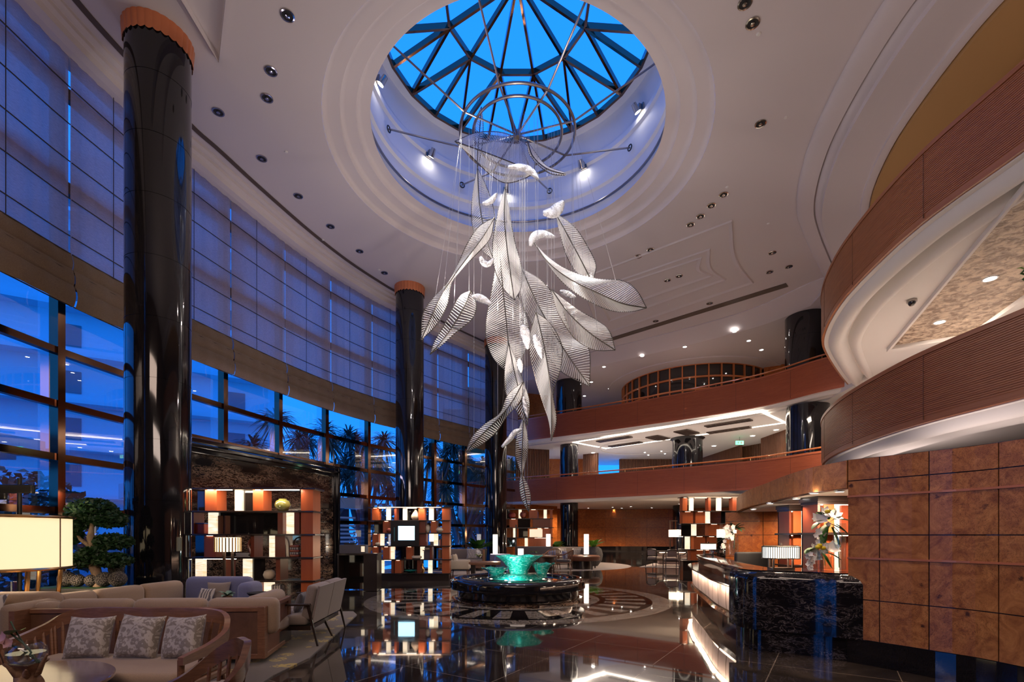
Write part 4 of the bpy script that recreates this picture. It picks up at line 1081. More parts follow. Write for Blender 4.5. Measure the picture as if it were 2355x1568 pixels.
# ================================================= fountain
t = thing('fountain', 'round polished black stone fountain basin with thick rim in the middle of the floor', 'fountain', (*SKY, 0))
R = 1.70
obj('basin', MB().lathe([(1.50, 0), (1.50, .06), (1.53, .10), (1.53, .26), (R-.02, .27), (R, .29), (R, .44), (R-.01, .48), (R-.05, .52), (R-.11, .535), (1.28, .535), (1.24, .52), (1.22, .46), (1.22, .40), (0, .40)], (0, 0, 0), 96), M['blackstone'], t, sharp=.6)
obj('base_ring', MB().lathe([(1.66, 0), (1.66, .035), (1.56, .05), (1.5, .05)], (0, 0, 0), 96), M['marble'], t, sharp=.6)
obj('water', MB().lathe([(1.225, .475), (0, .475)], (0, 0, 0), 64), M['water'], t)
obj('pedestal_disc', MB().lathe([(0, .50), (.76, .50), (.78, .49), (.78, .42)], (0, 0, 0), 64), M['blackstone'], t)
def bowl(c, r, h, label, z):
    q = thing('glass_bowl', label, 'bowl', (SKY[0]+c[0], SKY[1]+c[1], z), 0, 'aqua glass bowls of the fountain')
    mb = MB(); n = 64; rows = []
    for j, (rr, zz) in enumerate([(.42, 0), (.46, .06), (.38, .16), (.42, .30), (.52, .50), (.64, .70), (.84, .88), (1.0, 1.0), (.94, .985), (.78, .88), (.5, .60), (.0, .45)]):
        row = []
        for i in range(n+1):
            a = 2*pi*i/n; w = 1+.035*math.sin(a*5+j)*(rr > .6)+.02*math.sin(a*11)*(rr > .85)
            row.append((r*rr*w*math.cos(a), r*rr*w*math.sin(a), h*zz+.012*math.sin(a*7)*(rr > .7)))
        rows.append(row)
    obj('glass_body', mb.grid(rows), M['aqua'], q, sharp=1.2)
    for k in range(5):
        a = k*2*pi/5+.5; x, y = r*math.cos(a), r*math.sin(a)
        obj('water_stream', MB().tube([(x, y, h), (x*1.04, y*1.04, h*.6), (x*1.05, y*1.05, .50-z)], [.006, .007, .012], 6), M['stream'], q)
    return q
bowl((.03, -.10), .60, .52, 'largest aqua glass bowl at the centre of the fountain, above the others', .56)
bowl((-.55, .10), .38, .24, 'low aqua glass bowl of the fountain on the window side', .52)
bowl((.62, .05), .32, .36, 'flared aqua glass bowl of the fountain on the reception side', .52)
obj('glass_mound', MB().lathe([(.66, .50), (.62, .53), (.45, .62), (0, .66)], (0, 0, 0), 48), M['aqua'], t)
for a in (-2.0, -1.1, -.4, -2.8):
    mb = MB().lathe([(.028, .50), (.028, .515), (0, .52)], (.7*math.cos(a), .7*math.sin(a), 0), 14); obj('basin_light', mb, M['ledsoft'], t)
light('POINT', (SKY[0]-.2, SKY[1]-.75, .62), 30, (.9, 1, .92), size=.03, name='fountain_light')
light('POINT', (SKY[0]+.03, SKY[1]-.1, 1.05), 45, (.9, 1, .95), size=.05, name='fountain_light')

# ================================================= display shelves
def shelf_unit(loc, cells, levels, w, label, dep=.42, rz=0, endw=.26, base=True, bs='darkwood', open_l=True):
    t = thing('display_shelf', label, 'shelf', (*loc, 0), rz)
    for i, z in enumerate(levels):
        ov = .06 if i % 2 else .10
        obj('shelf_board', MB().box((0, 0, z), (w+2*ov-.06, dep+.12, .035)), M[bs], t, bevel=.006)
    for z0, z1 in zip(levels, levels[1:]):
        obj('end_panel', MB().box((w/2-endw/2, 0, (z0+z1)/2), (endw, dep, z1-z0-.035)), M['orange'], t)
    if base: obj('plinth', MB().box((0, 0, levels[-1 if levels[-1] < levels[0] else 0]/2-.02), (w-.05, dep-.04, min(levels)-.01)), M['darkwood'], t)
    lv = sorted(levels, reverse=True)
    for r, row in enumerate(cells):
        z1, z0 = lv[r]-.018, lv[r+1]+.018; zc = (z0+z1)/2; h = z1-z0
        for kind, u, wu in row:
            x = -w/2+u*w+wu*w/2; ww = wu*w
            if kind == 'o':
                obj('upright_panel', MB().box((x, 0, zc), (ww, dep*.9, h)), M['orange'], t)
                obj('led_spot', MB().box((x, -dep*.45-.012, z1-.006), (ww*.5, .012, .01)), M['ledsoft'], t)
            elif kind == 'r': obj('upright_panel', MB().box((x, 0, zc), (ww, dep*.9, h)), M['redbrown'], t)
            elif kind == 'd': obj('dark_panel', MB().box((x, 0, zc), (ww, .05, h)), M['smoke'], t)
            elif kind == 'l': obj('lit_panel', MB().box((x, -.03, zc), (ww, ww*.9, h-.004)), M['onyx'], t)
            elif kind == 's': obj('led_bar', MB().box((x, -dep*.5+.02, z1-.008), (ww, .015, .012)), M['led'], t)
    return t
# decor things standing on shelves: position helper
def on(loc, rz, x, z, y=-.05):
    c, s_ = math.cos(rz), math.sin(rz); return (loc[0]+x*c-y*s_, loc[1]+x*s_+y*c, z+.0185)
def jar(label, p, r, h, m_='ceramic', prof=None, name='vase'):
    prof = prof or [(0, 0), (.5, 0), (.62, .05), (.98, .38), (1, .55), (.85, .82), (.5, .93), (.52, 1.0), (.42, 1.0), (.42, .9), (0, .85)]
    t = thing(name, label, name, p)
    obj('body', MB().lathe([(a*r, b*h) for a, b in prof], (0, 0, 0), 28), M[m_], t, sharp=1.0)
    return t
def books(label_fmt, p, n, rz, mats, lean=0, hh=.24, stack=False):
    z = 0; x = 0
    for i in range(n):
        th = .022+.012*((i*7) % 3)/2; m_ = mats[i % len(mats)]
        t = thing('book', label_fmt[i] if i < len(label_fmt) else label_fmt[-1], 'book', (p[0]+(0 if stack else x), p[1], p[2]+(z if stack else 0)), rz)
        hgt = hh*(1-.08*((i*5) % 3))
        if stack:
            d_ = (hgt, .17, th); obj('cover', MB().box((0, 0, th/2), d_), M[m_], t); obj('pages', MB().box((.0, -.004, th/2), (hgt-.01, .17, th*.7)), M['bookw'], t); z += th
        else:
            obj('cover', MB().box((0, 0, hgt/2), (th, .16, hgt)), M[m_], t); obj('pages', MB().box((0, .004, hgt/2+.002), (th*.7, .156, hgt)), M['bookw'], t); x += th+.003
    return t
LV = [2.60, 2.105, 1.605, 1.105, .60, .10]
S1 = (at(577, 1300, 10.75)[0]-.02, 10.95)
w1 = 2.74
def u1(px): return (px-432)/290
def cell(kind, a, b, f=u1): return (kind, f(a), f(b)-f(a))
shelf_unit(S1, [
    [cell('d', 445, 472), cell('o', 473, 500), cell('s', 500, 536), cell('l', 536, 552), cell('d', 553, 582), cell('o', 583, 607), cell('s', 608, 690)],
    [cell('r', 436, 447), cell('l', 475, 493), cell('d', 494, 524), cell('d', 524, 640), cell('r', 640, 652), cell('l', 656, 674), cell('r', 678, 690)],
    [cell('d', 440, 470), cell('o', 471, 498), cell('r', 578, 586), cell('l', 616, 633), cell('r', 634, 657)],
    [cell('l', 445, 462), cell('r', 514, 521), cell('l', 555, 572), cell('d', 573, 600), cell('r', 636, 646), cell('s', 470, 545)],
    [cell('o', 476, 493), cell('l', 494, 509), cell('l', 604, 622), cell('r', 560, 600)]], LV, w1, 'tall display shelf of orange and glowing onyx uprights before the veined marble partition')
X1 = lambda px: (px-577)/290*w1
jar('round green glazed vase on the second board of the marble backed display shelf', on(S1, 0, X1(645), LV[1]), .165, .27)
jar('round pale crackled globe vase on the fourth board of the marble backed display shelf', on(S1, 0, X1(614), LV[4]), .13, .22, 'cream_c', [(0, 0), (.4, 0), (.8, .15), (1, .5), (.8, .85), (.4, 1), (.3, .98), (0, .9)])
for k in range(5):
    p = on(S1, 0, X1(675), LV[3]); tt = thing('stacked_box', ['patterned cream and red box at the bottom of the stack beside the orange end panel', 'patterned box second from the bottom of the stack', 'patterned box in the middle of the stack', 'patterned box fourth up in the stack', 'patterned box on top of the stack beside the orange end panel'][k], 'box', (p[0], p[1], p[2]+.052*k), 0, 'stack of patterned boxes')
    obj('box_body', MB().rbox((0, 0, .025), (.20, .16, .048), .01), M['zigzag' if k % 2 else 'redcer'], tt)
tt = thing('carved_handle_ornament', 'dark looped ornament with tall handle arch beside the stacked boxes', 'ornament', on(S1, 0, X1(675), LV[3], .12))
obj('arch', MB().tube([(.12*math.cos(a), 0, .26+.16*math.sin(a)) for a in [pi*i/12 for i in range(13)]], .015, 6).tube([(.12, 0, .26), (.13, 0, 0)], .015, 6).tube([(-.12, 0, .26), (-.13, 0, 0)], .015, 6), M['walnut'], tt)
books(['cream book lying at the bottom beneath the lamp shade', 'dark book lying in the middle of the small pile', 'cream book lying on top of the small pile'], on(S1, 0, X1(556), LV[3]), 3, 0, ['bookw', 'bookd', 'bookw'], stack=True, hh=.32)
tt = thing('horse_ornament', 'red brown curved ornament standing on the middle board of the marble backed shelf', 'ornament', on(S1, 0, X1(573), LV[3]))
obj('curl', MB().tube([(.0, 0, 0), (-.03, 0, .15), (-.08, 0, .25), (-.03, 0, .38), (.04, 0, .40), (.05, 0, .3)], [.03, .035, .03, .025, .02, .01], 8), M['redcer'], tt)
tt = thing('patterned_casket', 'small red and blue patterned casket on the third board at the column side', 'box', on(S1, 0, X1(457), LV[2]))
obj('casket_body', MB().rbox((0, 0, .11), (.19, .16, .22), .015), M['bookr'], tt); obj('lid', MB().box((0, 0, .23), (.2, .17, .02)), M['bookb'], tt)
tt = thing('brown_fold_screen', 'glossy brown folded leather ornament on the third board', 'ornament', on(S1, 0, X1(510), LV[2]))
obj('fold', MB().grid([[(-.12, -.05, z), (-.04, .04, z), (.04, -.04, z), (.12, .05, z)] for z in (0, .4)], False), M['leather'], tt, solid=.012)
tt = thing('basket', 'rough brick coloured basket on the bottom board of the marble backed shelf', 'basket', on(S1, 0, X1(634), LV[5]))
obj('basket_body', MB().rbox((0, 0, .2), (.22, .2, .4), .03), M['zigzag'], tt)

S2 = (at(941.5, 1300, 17.3)[0], 17.5); w2 = 2.80
LV2 = [2.56, 2.10, 1.66, 1.21, .74, .25]
u2 = lambda px: (px-850)/183
X2 = lambda px: (px-941.5)/183*w2
c2 = lambda k, a, b: cell(k, a, b, u2)
t2 = shelf_unit(S2, [
    [c2('o', 856, 871), c2('l', 887, 896), c2('r', 907, 912), c2('l', 925, 934), c2('s', 935, 958), c2('o', 962, 976), c2('l', 985, 995), c2('s', 872, 887)],
    [c2('d', 858, 880), c2('o', 881, 897), c2('o', 990, 1004), c2('r', 964, 978)],
    [c2('o', 857, 871), c2('l', 873, 881), c2('r', 964, 980), c2('l', 996, 1005)],
    [c2('o', 857, 871), c2('o', 881, 896), c2('l', 897, 905), c2('o', 934, 949), c2('l', 965, 974), c2('r', 988, 993), c2('d', 950, 965)],
    [c2('l', 873, 881), c2('r', 900, 906), c2('o', 908, 923), c2('l', 983, 992), c2('r', 959, 966), c2('s', 884, 900)]], LV2, w2, 'tall display shelf of orange and glowing uprights with the bright screen in the middle')
tt = thing('wall_screen', 'black framed panel with bright cyan white square screen in the shelf', 'screen', (S2[0]+X2(932.5), S2[1]-.28, (LV2[1]+LV2[3])/2))
hs = LV2[1]-LV2[3]
obj('frame', MB().box((0, 0, 0), (64/183*w2, .08, hs)), M['blackmetal'], tt, bevel=.01)
obj('display', MB().box((X2(936.5)-X2(932.5), -.045, .01), (37/183*w2, .01, .49)), M['screen'], tt)
obj('indicator', MB().box((X2(909)-X2(932.5), -.045, -.03), (.02, .01, .48)), mat('teal_mark', (.03, .25, .28), .4), tt)
jar('tall teardrop beige vase on the second board of the shelf with the screen', on(S2, 0, X2(954), LV2[1]), .16, .38, 'cream_c', [(0, 0), (.6, 0), (1, .25), (.95, .45), (.5, .75), (.25, .92), (.3, 1), (0, .97)])
jar('small dark bowl pot left of the screen', on(S2, 0, X2(897), LV2[2], -.22), .12, .17, 'redcer'); COL.objects[-1] if False else None
jar('round cream and black lidded pot on the board level with the screen', on(S2, 0, X2(1011), LV2[2]), .2, .2, 'cream_c')
jar('tiny dark jar on the fourth board by the glowing upright of the screen shelf', on(S2, 0, X2(869), LV2[3], -.2), .09, .12, 'cream_c')
jar('shallow green glass dish on the bottom board of the shelf with the screen', on(S2, 0, X2(942), LV2[5]), .24, .10, 'aqua', [(0, 0), (.3, 0), (1, .9), (.95, 1), (.3, .2), (0, .15)], 'dish')
jar('oval white ribbed dish on the fifth board of the shelf with the screen', on(S2, 0, X2(956), LV2[4]), .2, .12, 'cream_c', [(0, 0), (.7, 0), (1, .3), (1, .8), (.8, 1), (0, .9)], 'dish')
jar('slim cream vase on the board to the reception side of the screen', on(S2, 0, X2(982), LV2[2]), .10, .28, 'cream_c')
tt = thing('brass_figurine', 'small golden dancing figure on the bottom board of the shelf with the screen', 'figurine', on(S2, 0, X2(970), LV2[5]))
obj('figure', MB().tube([(0, 0, 0), (.03, 0, .12), (-.02, 0, .22), (0, 0, .33)], [.05, .04, .05, .02], 8).tube([(-.02, 0, .24), (-.1, 0, .32)], .015, 6).tube([(0, 0, .23), (.08, 0, .18)], .015, 6), M['brass'], tt)
tt = thing('drum_ornament', 'white topped dark pedestal ornament on the fifth board of the screen shelf', 'ornament', on(S2, 0, X2(981), LV2[4]))
obj('pedestal', MB().box((0, 0, .14), (.22, .18, .28)).box((0, 0, .30), (.3, .22, .03)), M['bookd'], tt); obj('top', MB().rbox((0, 0, .36), (.2, .16, .09), .03), M['cream_c'], tt)
tt = thing('table_lamp', 'small glowing square lamp on the middle board of the screen shelf', 'lamp', on(S2, 0, X2(990), LV2[3], .05))
obj('foot', MB().box((0, 0, .07), (.1, .1, .14)).box((0, 0, .01), (.2, .14, .02)), M['bookd'], tt); obj('shade', MB().box((0, 0, .28), (.16, .12, .28)), M['shade2'], tt)
books(['dark book nearest the glowing upright, standing by the orange end panel', 'cream book standing by the orange end panel, second in the row', 'red book standing by the orange end panel, third in the row', 'dark book standing by the orange end panel, last in the row'], on(S2, 0, X2(1008), LV2[3]), 4, 0, ['bookd', 'bookw', 'bookr', 'bookd'])
# far shelf behind the third column
S3 = (at(1200, 1200, 27.3)[0], 27.6)
LV3 = [3.02, 2.5, 2.0, 1.45, .95, .45]
shelf_unit(S3, [
    [('l', .45, .05), ('o', .62, .14), ('l', .86, .05), ('d', .1, .2)], [('o', .3, .13), ('d', .44, .2), ('r', .68, .3)],
    [('l', .36, .05), ('d', .45, .15), ('l', .76, .06), ('o', .84, .12)], [('l', .55, .05), ('o', .62, .36), ('d', .2, .2)], [('o', .4, .5)]], LV3, 3.4, 'distant display shelf of orange and glowing uprights behind the farthest window column', .42, 0, .12)
jar('red squat vase on the top row of the distant display shelf', on(S3, 0, -.55, LV3[1]), .22, .34, 'bookr'); jar('round red brown vase with neck on the top row of the distant display shelf', on(S3, 0, .08, LV3[1]), .2, .40, 'redcer')
books(['dark blue book standing in the distant shelf, nearest the vase', 'blue book standing in the distant shelf, middle', 'dark blue book standing in the distant shelf, by the glowing upright'], on(S3, 0, .85, LV3[1]), 3, 0, ['bookb', 'bookd', 'bookb'], hh=.4)
# far right display wall behind the desk
S4 = (at(1652, 1210, 22)[0]+.25, 22.3)
LV4 = [3.28, 2.66, 2.10, 1.45+.1, .95, .45]
for i, (dx_, lab) in enumerate([(0, 'wide display wall of orange and glowing onyx uprights beyond the reception desk')]):
    shelf_unit((S4[0]+dx_, S4[1]), [
        [('o', .0, .06), ('l', .10, .045), ('s', .15, .15), ('r', .32, .03), ('l', .44, .05), ('s', .5, .1), ('r', .62, .10), ('l', .80, .06), ('o', .88, .06)],
        [('o', .0, .13), ('o', .16, .12), ('l', .30, .05), ('d', .5, .12), ('r', .65, .08), ('o', .78, .06), ('o', .9, .06)],
        [('d', .0, .12), ('l', .13, .05), ('o', .32, .14), ('o', .50, .12), ('r', .66, .06), ('l', .82, .05)],
        [('l', .05, .05), ('o', .14, .14), ('o', .30, .12), ('d', .45, .1), ('r', .60, .1), ('l', .86, .05), ('o', .75, .08)],
        [('o', .1, .3), ('r', .5, .3)]], LV4, 3.6, lab, .42, 0, .15)
light('AREA', (S4[0], S4[1]-.5, 3.3), 60, WARM, (0, .4, -1), 3.0, .2, name='shelf_light')
for q, ww in ((S1, 2.2), (S2, 2.2)):
    light('AREA', (q[0], q[1]-.32, 2.57), 26, (1, .72, .5), (0, .5, -1), ww, .04, name='shelf_light')

# ================================================= veined marble partition by the windows
A_, B_ = Vector((-7.84, 12.35)), Vector((-6.25, 17.35)); d = B_-A_; rz = math.atan2(d.y, d.x); c = (A_+B_)/2; zt = 3.97
A2 = A_-d.normalized()*.7; d2 = B_-A2; c2_ = (A2+B_)/2
t = thing('marble_partition', 'dark veined marble partition with black moulded frame in front of the windows', 'partition', (c2_.x, c2_.y, 0), rz)
LL = d2.length
obj('slab', MB().box((0, 0, zt/2-.1), (LL, .30, zt-.2)), M['marble'], t)
fr = MB()
for (y0, w_, z) in ((-.19, .10, 0), (-.16, .22, 0)):
    fr.box((0, y0, zt-.25-w_/2+.1), (LL, .12 if w_ == .22 else .2, w_)); fr.box((LL/2-w_/2, y0, zt/2), (w_, .12 if w_ == .22 else .2, zt-.1))
fr.box((0, 0, zt-.06), (LL+.06, .5, .12)); fr.box((LL/2+.02, 0, zt/2), (.12, .46, zt))
obj('moulded_frame', fr, M['blackstone'], t, bevel=.02)

# ================================================= concierge stand
x0 = at(826, 1300, 14.2)[0]
t = thing('concierge_stand', 'narrow dark concierge desk with open frame beside the shelf with the screen', 'desk', (x0, 14.3, 0))
mb = MB().box((0, 0, 1.05), (1.15, .55, .05)); obj('top', mb, M['darkwood'], t)
obj('side_panel', MB().box((.36, .0, .52), (.38, .5, 1.02)), M['darkwood'], t); obj('side_frame', MB().box((-.55, 0, .52), (.05, .5, 1.02)), M['darkwood'], t)
obj('glass_front', MB().box((-.2, .2, .52), (.66, .03, 1.0)), M['smoke'], t)
t = thing('document_box', 'low grey box with small lit panel on the narrow concierge desk', 'box', (x0-.2, 14.35, 1.076))
obj('case', MB().box((0, 0, .12), (.75, .25, .24)), M['dkfab'], t); obj('lit_panel', MB().box((.3, -.13, .12), (.1, .01, .16)), M['shade3'], t); obj('tray', MB().box((-.1, 0, .27), (.3, .2, .05)), M['black'], t)

# ================================================= foreground seating
def cushion(name, label, p, size, rz=0, tilt=0, m_='damask', th=.16, group=None, roll=0):
    t = thing(name, label, 'cushion', p, rz, group)
    mb = MB(); n = 14; rows = []
    for sgn in (1, -1):
        rows = []
        for i in range(n+1):
            row = []
            for j in range(n+1):
                u, v_ = 2*i/n-1, 2*j/n-1
                pin = 1-.10*(1-(abs(u)**2))*(abs(v_)**3); pin2 = 1-.10*(1-(abs(v_)**2))*(abs(u)**3)
                h = th/2*((1-u**4)*(1-v_**4))**.5*(1+.05*math.sin(5*u+3*v_))
                row.append((u*size/2*pin2, -sgn*h, v_*size/2*pin+size/2))
            rows.append(row)
        if sgn < 0: rows = rows[::-1]
        mb.grid(rows)
    o = obj('cover', mb, M[m_], t, sharp=2.5); o.rotation_euler = (tilt, roll, 0)
    return t
# --- spindle back settee with three damask cushions
def arc_back(t, w, d, seat, top, arm, wood_, spindles=22, th=.045, rail_h=.10):
    """bow back running round three sides, open towards -Y ... back at +Y"""
    P_ = spline([(-w/2, -d/2, arm), (-w/2-.01, -d*.05, arm+.05), (-w/2+.03, d*.28, top-.14), (-w/2+.22, d*.46, top-.01), (0, d*.5, top), (w/2-.22, d*.46, top-.01), (w/2-.03, d*.28, top-.14), (w/2+.01, -d*.05, arm+.05), (w/2, -d/2, arm)], 60)
    rows = []
    for i, p in enumerate(P_):
        u = i/60; hgt = rail_h*(.5+.5*math.sin(pi*u)**.8)
        q = Vector(P_[min(i+1, 60)])-Vector(P_[max(i-1, 0)]); nn_ = Vector((q.y, -q.x, 0)).normalized()*th/2
        c_ = Vector(p); rows.append([c_+nn_+Vector((0, 0, 0)), c_-nn_+Vector((0, 0, 0)), c_-nn_*.8-Vector((0, 0, hgt)), c_+nn_*.8-Vector((0, 0, hgt)), c_+nn_])
    mb = MB().grid(rows, True); mb.f += [(0, 1, 2, 3), (5*60+3, 5*60+2, 5*60+1, 5*60)]; mb.sm += [False, False]
    obj('bow_rail', mb, wood_, t, sharp=.6)
    for k in range(spindles):
        i = int(lerp(5, 55, k/(spindles-1))); p = Vector(P_[i]); b = Vector((p.x*.93, p.y*.86, seat-.06))
        obj('spindle', MB().tube([p-Vector((0, 0, .03)), (p+b)/2, b], [.013, .016, .013], 6), wood_, t)
    for sx_ in (-1, 1):
        obj('leg', MB().tube([(sx_*(w/2-.03), -d/2+.05, arm-.03), (sx_*(w/2-.04), -d/2+.06, seat), (sx_*(w/2-.06), -d/2+.05, 0)], [.028, .026, .018], 8), wood_, t)
        obj('leg', MB().tube([(sx_*(w/2-.16), d/2-.10, seat), (sx_*(w/2-.14), d/2-.02, 0)], [.026, .018], 8), wood_, t)
set_ = thing('spindle_settee', 'curved bow back wooden settee with spindles and long beige seat in the foreground', 'settee', (-3.62, 4.50, 0), -.03)
arc_back(set_, 1.86, .86, .44, .875, .60, M['brownwood'], 30, .05, .13)
obj('seat_cushion', MB().rbox((0, -.02, .385), (1.70, .74, .13), .05), M['beige'], set_)
obj('seat_frame', MB().rbox((0, -.02, .30), (1.74, .78, .07), .02), M['brownwood'], set_)
cushion('cushion', 'damask cushion on the spindle settee, nearest the glass bowl', (-3.98, 4.62, .445), .40, .12, -.30, group='damask cushions on the settee')
cushion('cushion', 'damask cushion in the middle of the spindle settee', (-3.52, 4.62, .445), .41, .0, -.28, group='damask cushions on the settee', roll=.05)
cushion('cushion', 'damask cushion on the spindle settee, nearest the brown wooden tub chair', (-3.08, 4.60, .445), .41, -.15, -.30, group='damask cushions on the settee', roll=-.08)
# small bow armchair at the very left edge
ch = thing('spindle_armchair', 'wooden bow back armchair partly seen beside the low round table', 'armchair', (-4.95, 4.15, 0), .9)
arc_back(ch, .72, .66, .42, .72, .60, M['brownwood'], 14, .045, .07)
obj('seat_cushion', MB().rbox((0, 0, .385), (.62, .58, .10), .04), M['beige'], ch)
# --- tub chair at the bottom edge, seen from behind
ch = thing('tub_chair', 'curved brown wooden chair back with spindles at the bottom edge, before the sofa', 'chair', (-2.30, 3.56, 0), -.80)
arc_back(ch, .74, .70, .40, .80, .44, M['walnut'], 16, .05, .14)
obj('seat_cushion', MB().rbox((0, 0, .40), (.64, .60, .10), .04), M['beige'], ch)
# --- round low table with glass bowl and driftwood
t = thing('round_table', 'low round brown table reflecting blue light in the foreground corner', 'table', (-3.68, 3.42, 0))
obj('table_top', MB().lathe([(0, .515), (.70, .515), (.74, .525), (.74, .545), (.735, .55), (0, .55)], (0, 0, 0), 72), wood('table_veneer', (.10, .05, .035), (.17, .09, .06), .10, .6, (2, 9, 2), 1.0), t, sharp=.4)
for k in range(4):
    a = k*pi/2+.6; obj('leg', MB().tube([(.5*math.cos(a), .5*math.sin(a), .515), (.56*math.cos(a), .56*math.sin(a), 0)], [.028, .018], 8), M['walnut'], t)
p = (-3.42, 3.50, .55)
t = thing('driftwood_base', 'gnarled brown driftwood piece under the clear glass bowl on the round table', 'driftwood', p)
random.seed(5); mb = MB()
rows = []
for j in range(9):
    z = j/8; row = []
    for i in range(17):
        a = 2*pi*(i % 16)/16; r = (.075-.03*math.sin(pi*z)+.03*z)*(1+.25*math.sin(3*a+4*z)+.15*math.sin(7*a-5*z))
        row.append((r*math.cos(a), r*math.sin(a), z*.15))
    rows.append(row)
mb.grid(rows)
for a, l, zz in ((0, .14, .21), (2.5, .12, .19), (4.2, .12, .17), (5.4, .10, .12)): mb.tube([(0, 0, .05), (.5*l*math.cos(a), .5*l*math.sin(a), .08), (l*math.cos(a), l*math.sin(a), zz)], [.04, .025, .006], 7)
obj('wood', mb, M['drift'], t, sharp=1.2)
t = thing('glass_bowl_vase', 'clear round glass bowl vase resting on driftwood on the round table', 'vase', (p[0]-.01, p[1], p[2]+.12))
mb = MB().lathe([(0, 0), (.05, .003), (.09, .03), (.115, .08), (.11, .13), (.085, .165), (.078, .17), (.082, .16), (.105, .125), (.108, .08), (.085, .035), (0, .01)], (0, 0, 0), 32)
obj('glass', mb, M['clear'], t)
obj('water', MB().lathe([(0, .012), (.083, .036), (.106, .08), (.107, .10), (0, .10)], (0, 0, 0), 28), M['clear'], t)
t = thing('anthurium', 'green anthurium bloom and dark orchid twig leaning out of the glass bowl', 'flowers', (p[0], p[1], p[2]+.18))
obj('stem', MB().tube([(.07, 0, -.03), (0, 0, .08), (-.10, -.02, .18)], .006, 6).tube([(.08, .02, -.04), (-.05, .0, .07), (-.25, -.02, .14)], .008, 6).tube([(0, 0, .06), (-.09, 0, .20), (-.12, 0, .26)], .005, 6), M['leafd'], t)
mb = MB(); leafblade(mb, (-.11, -.02, .17), (.8, -.2, .35), .13, .12, .1); obj('green_bloom', mb, M['leaf2'], t)
mb = MB(); blossom(mb, (-.13, -.04, .15), .05, (-.3, -1, .2)); blossom(mb, (-.09, -.05, .12), .04, (.3, -1, 0)); obj('pink_orchid', mb, mat('pink_petal', (.5, .28, .30), .5), t)
# --- wood backed sectional sofa, back towards the viewer
t = thing('sectional_sofa', 'long brown wood backed beige sofa seen from behind with tall side arm', 'sofa', (0, 0, 0))
a0 = Vector((-5.85, 5.95)); a1 = Vector((-3.08, 6.12)); a2 = Vector((-3.25, 7.15))
def vpanel(mb, a, b, z0, z1, th):
    d = Vector(b)-Vector(a); c = (Vector(a)+Vector(b))/2; mb.box((c.x, c.y, (z0+z1)/2), (d.length, th, z1-z0), math.atan2(d.y, d.x)); return mb
obj('back_panel', vpanel(MB(), a0, a1, .10, .68, .05), wood('cane_veneer', (.10, .045, .025), (.15, .072, .042), .5, 3, (1, 1, 1), 0), t)
mb = MB(); vpanel(mb, a0, a1, .66, .715, .09); vpanel(mb, a0, a1, .08, .14, .09)
for q in (a0, a1-Vector((.0, 0))): mb.box((q.x, q.y, .40), (.09, .09, .64), .05)
vpanel(mb, a1, a2, .66, .715, .09); vpanel(mb, a1, a2, .08, .14, .09); mb.box((a2.x, a2.y, .40), (.09, .09, .64))
obj('wood_frame', mb, M['brownwood'], t, bevel=.006)
obj('side_panel', vpanel(MB(), a1, a2, .10, .68, .05), M['leather'], t)
dx_ = (a1-a0).normalized(); nrm = Vector((-dx_.y, dx_.x))
for k in range(3):
    c = a0+dx_*(.28+.88*k+.44)+nrm*.16
    obj('back_cushion', MB().rbox((c.x, c.y, .58), (.86, .22, .46), .09, .06), M['beige'], t)
c = a0+dx_*.14+nrm*.16; obj('back_cushion', MB().rbox((c.x, c.y, .56), (.26, .22, .44), .08, .06), M['beige'], t)
c = a1.lerp(a2, .5)+Vector((-.16, .08)); obj('arm_cushion', MB().rbox((c.x, c.y, .60), (.22, .95, .46), .09, .10), M['beige'], t)
c = (a0+a1)/2+nrm*.6; obj('seat_cushion', MB().rbox((c.x, c.y, .36), (2.7, .85, .18), .06, .06), M['beige'], t)
obj('seat_base', MB().box((c.x, c.y, .19), (2.7, .85, .18), .06), M['darkwood'], t)
# --- the sofa wing running back to the bonsai, with small cushions
t = thing('long_sofa', 'pale beige sofa wing running back towards the bonsai tree behind the wood backed sofa', 'sofa', (0, 0, 0))
b0 = Vector((-6.05, 6.3)); b1 = Vector((-5.75, 8.6))
for k in range(3):
    c = b0.lerp(b1, (k+.5)/3); obj('back_cushion', MB().rbox((c.x-.02, c.y, .60), (.24, .78, .44), .09, -.13), M['beige'], t)
obj('back_frame', MB().box(((b0.x+b1.x)/2-.18, (b0.y+b1.y)/2, .40), (.06, 2.4, .62), -.13), M['brownwood'], t)
obj('seat_cushion', MB().rbox((-5.55, 7.6, .36), (.60, .7, .18), .06, -.13), M['beige'], t)
obj('seat_base', MB().box((-5.55, 7.6, .18), (.58, .7, .17), -.13), M['darkwood'], t)
t = thing('blue_lit_sofa', 'blue lit sofa with small cushions in front of the glowing shelf', 'sofa', (0, 0, 0))
obj('back_cushion', MB().rbox((-5.15, 8.75, .62), (1.15, .24, .50), .10, 0), M['bluefab'], t)
obj('back_cushion', MB().rbox((-4.55, 8.62, .58), (.25, .5, .42), .10, 0), M['bluefab'], t)
obj('seat_cushion', MB().rbox((-4.95, 8.35, .36), (1.2, .7, .18), .06), M['bluefab'], t); obj('seat_base', MB().box((-4.95, 8.4, .18), (1.15, .7, .17)), M['darkwood'], t)
cushion('cushion', 'small grey cushion on the blue lit sofa nearer the column', (-5.0, 8.42, .45), .36, .3, -.3, 'greyfab', .12)
cushion('cushion', 'small brown patterned cushion lying in front on the blue lit sofa', (-5.12, 8.22, .45), .28, -.2, -.4, 'zigzag', .1)
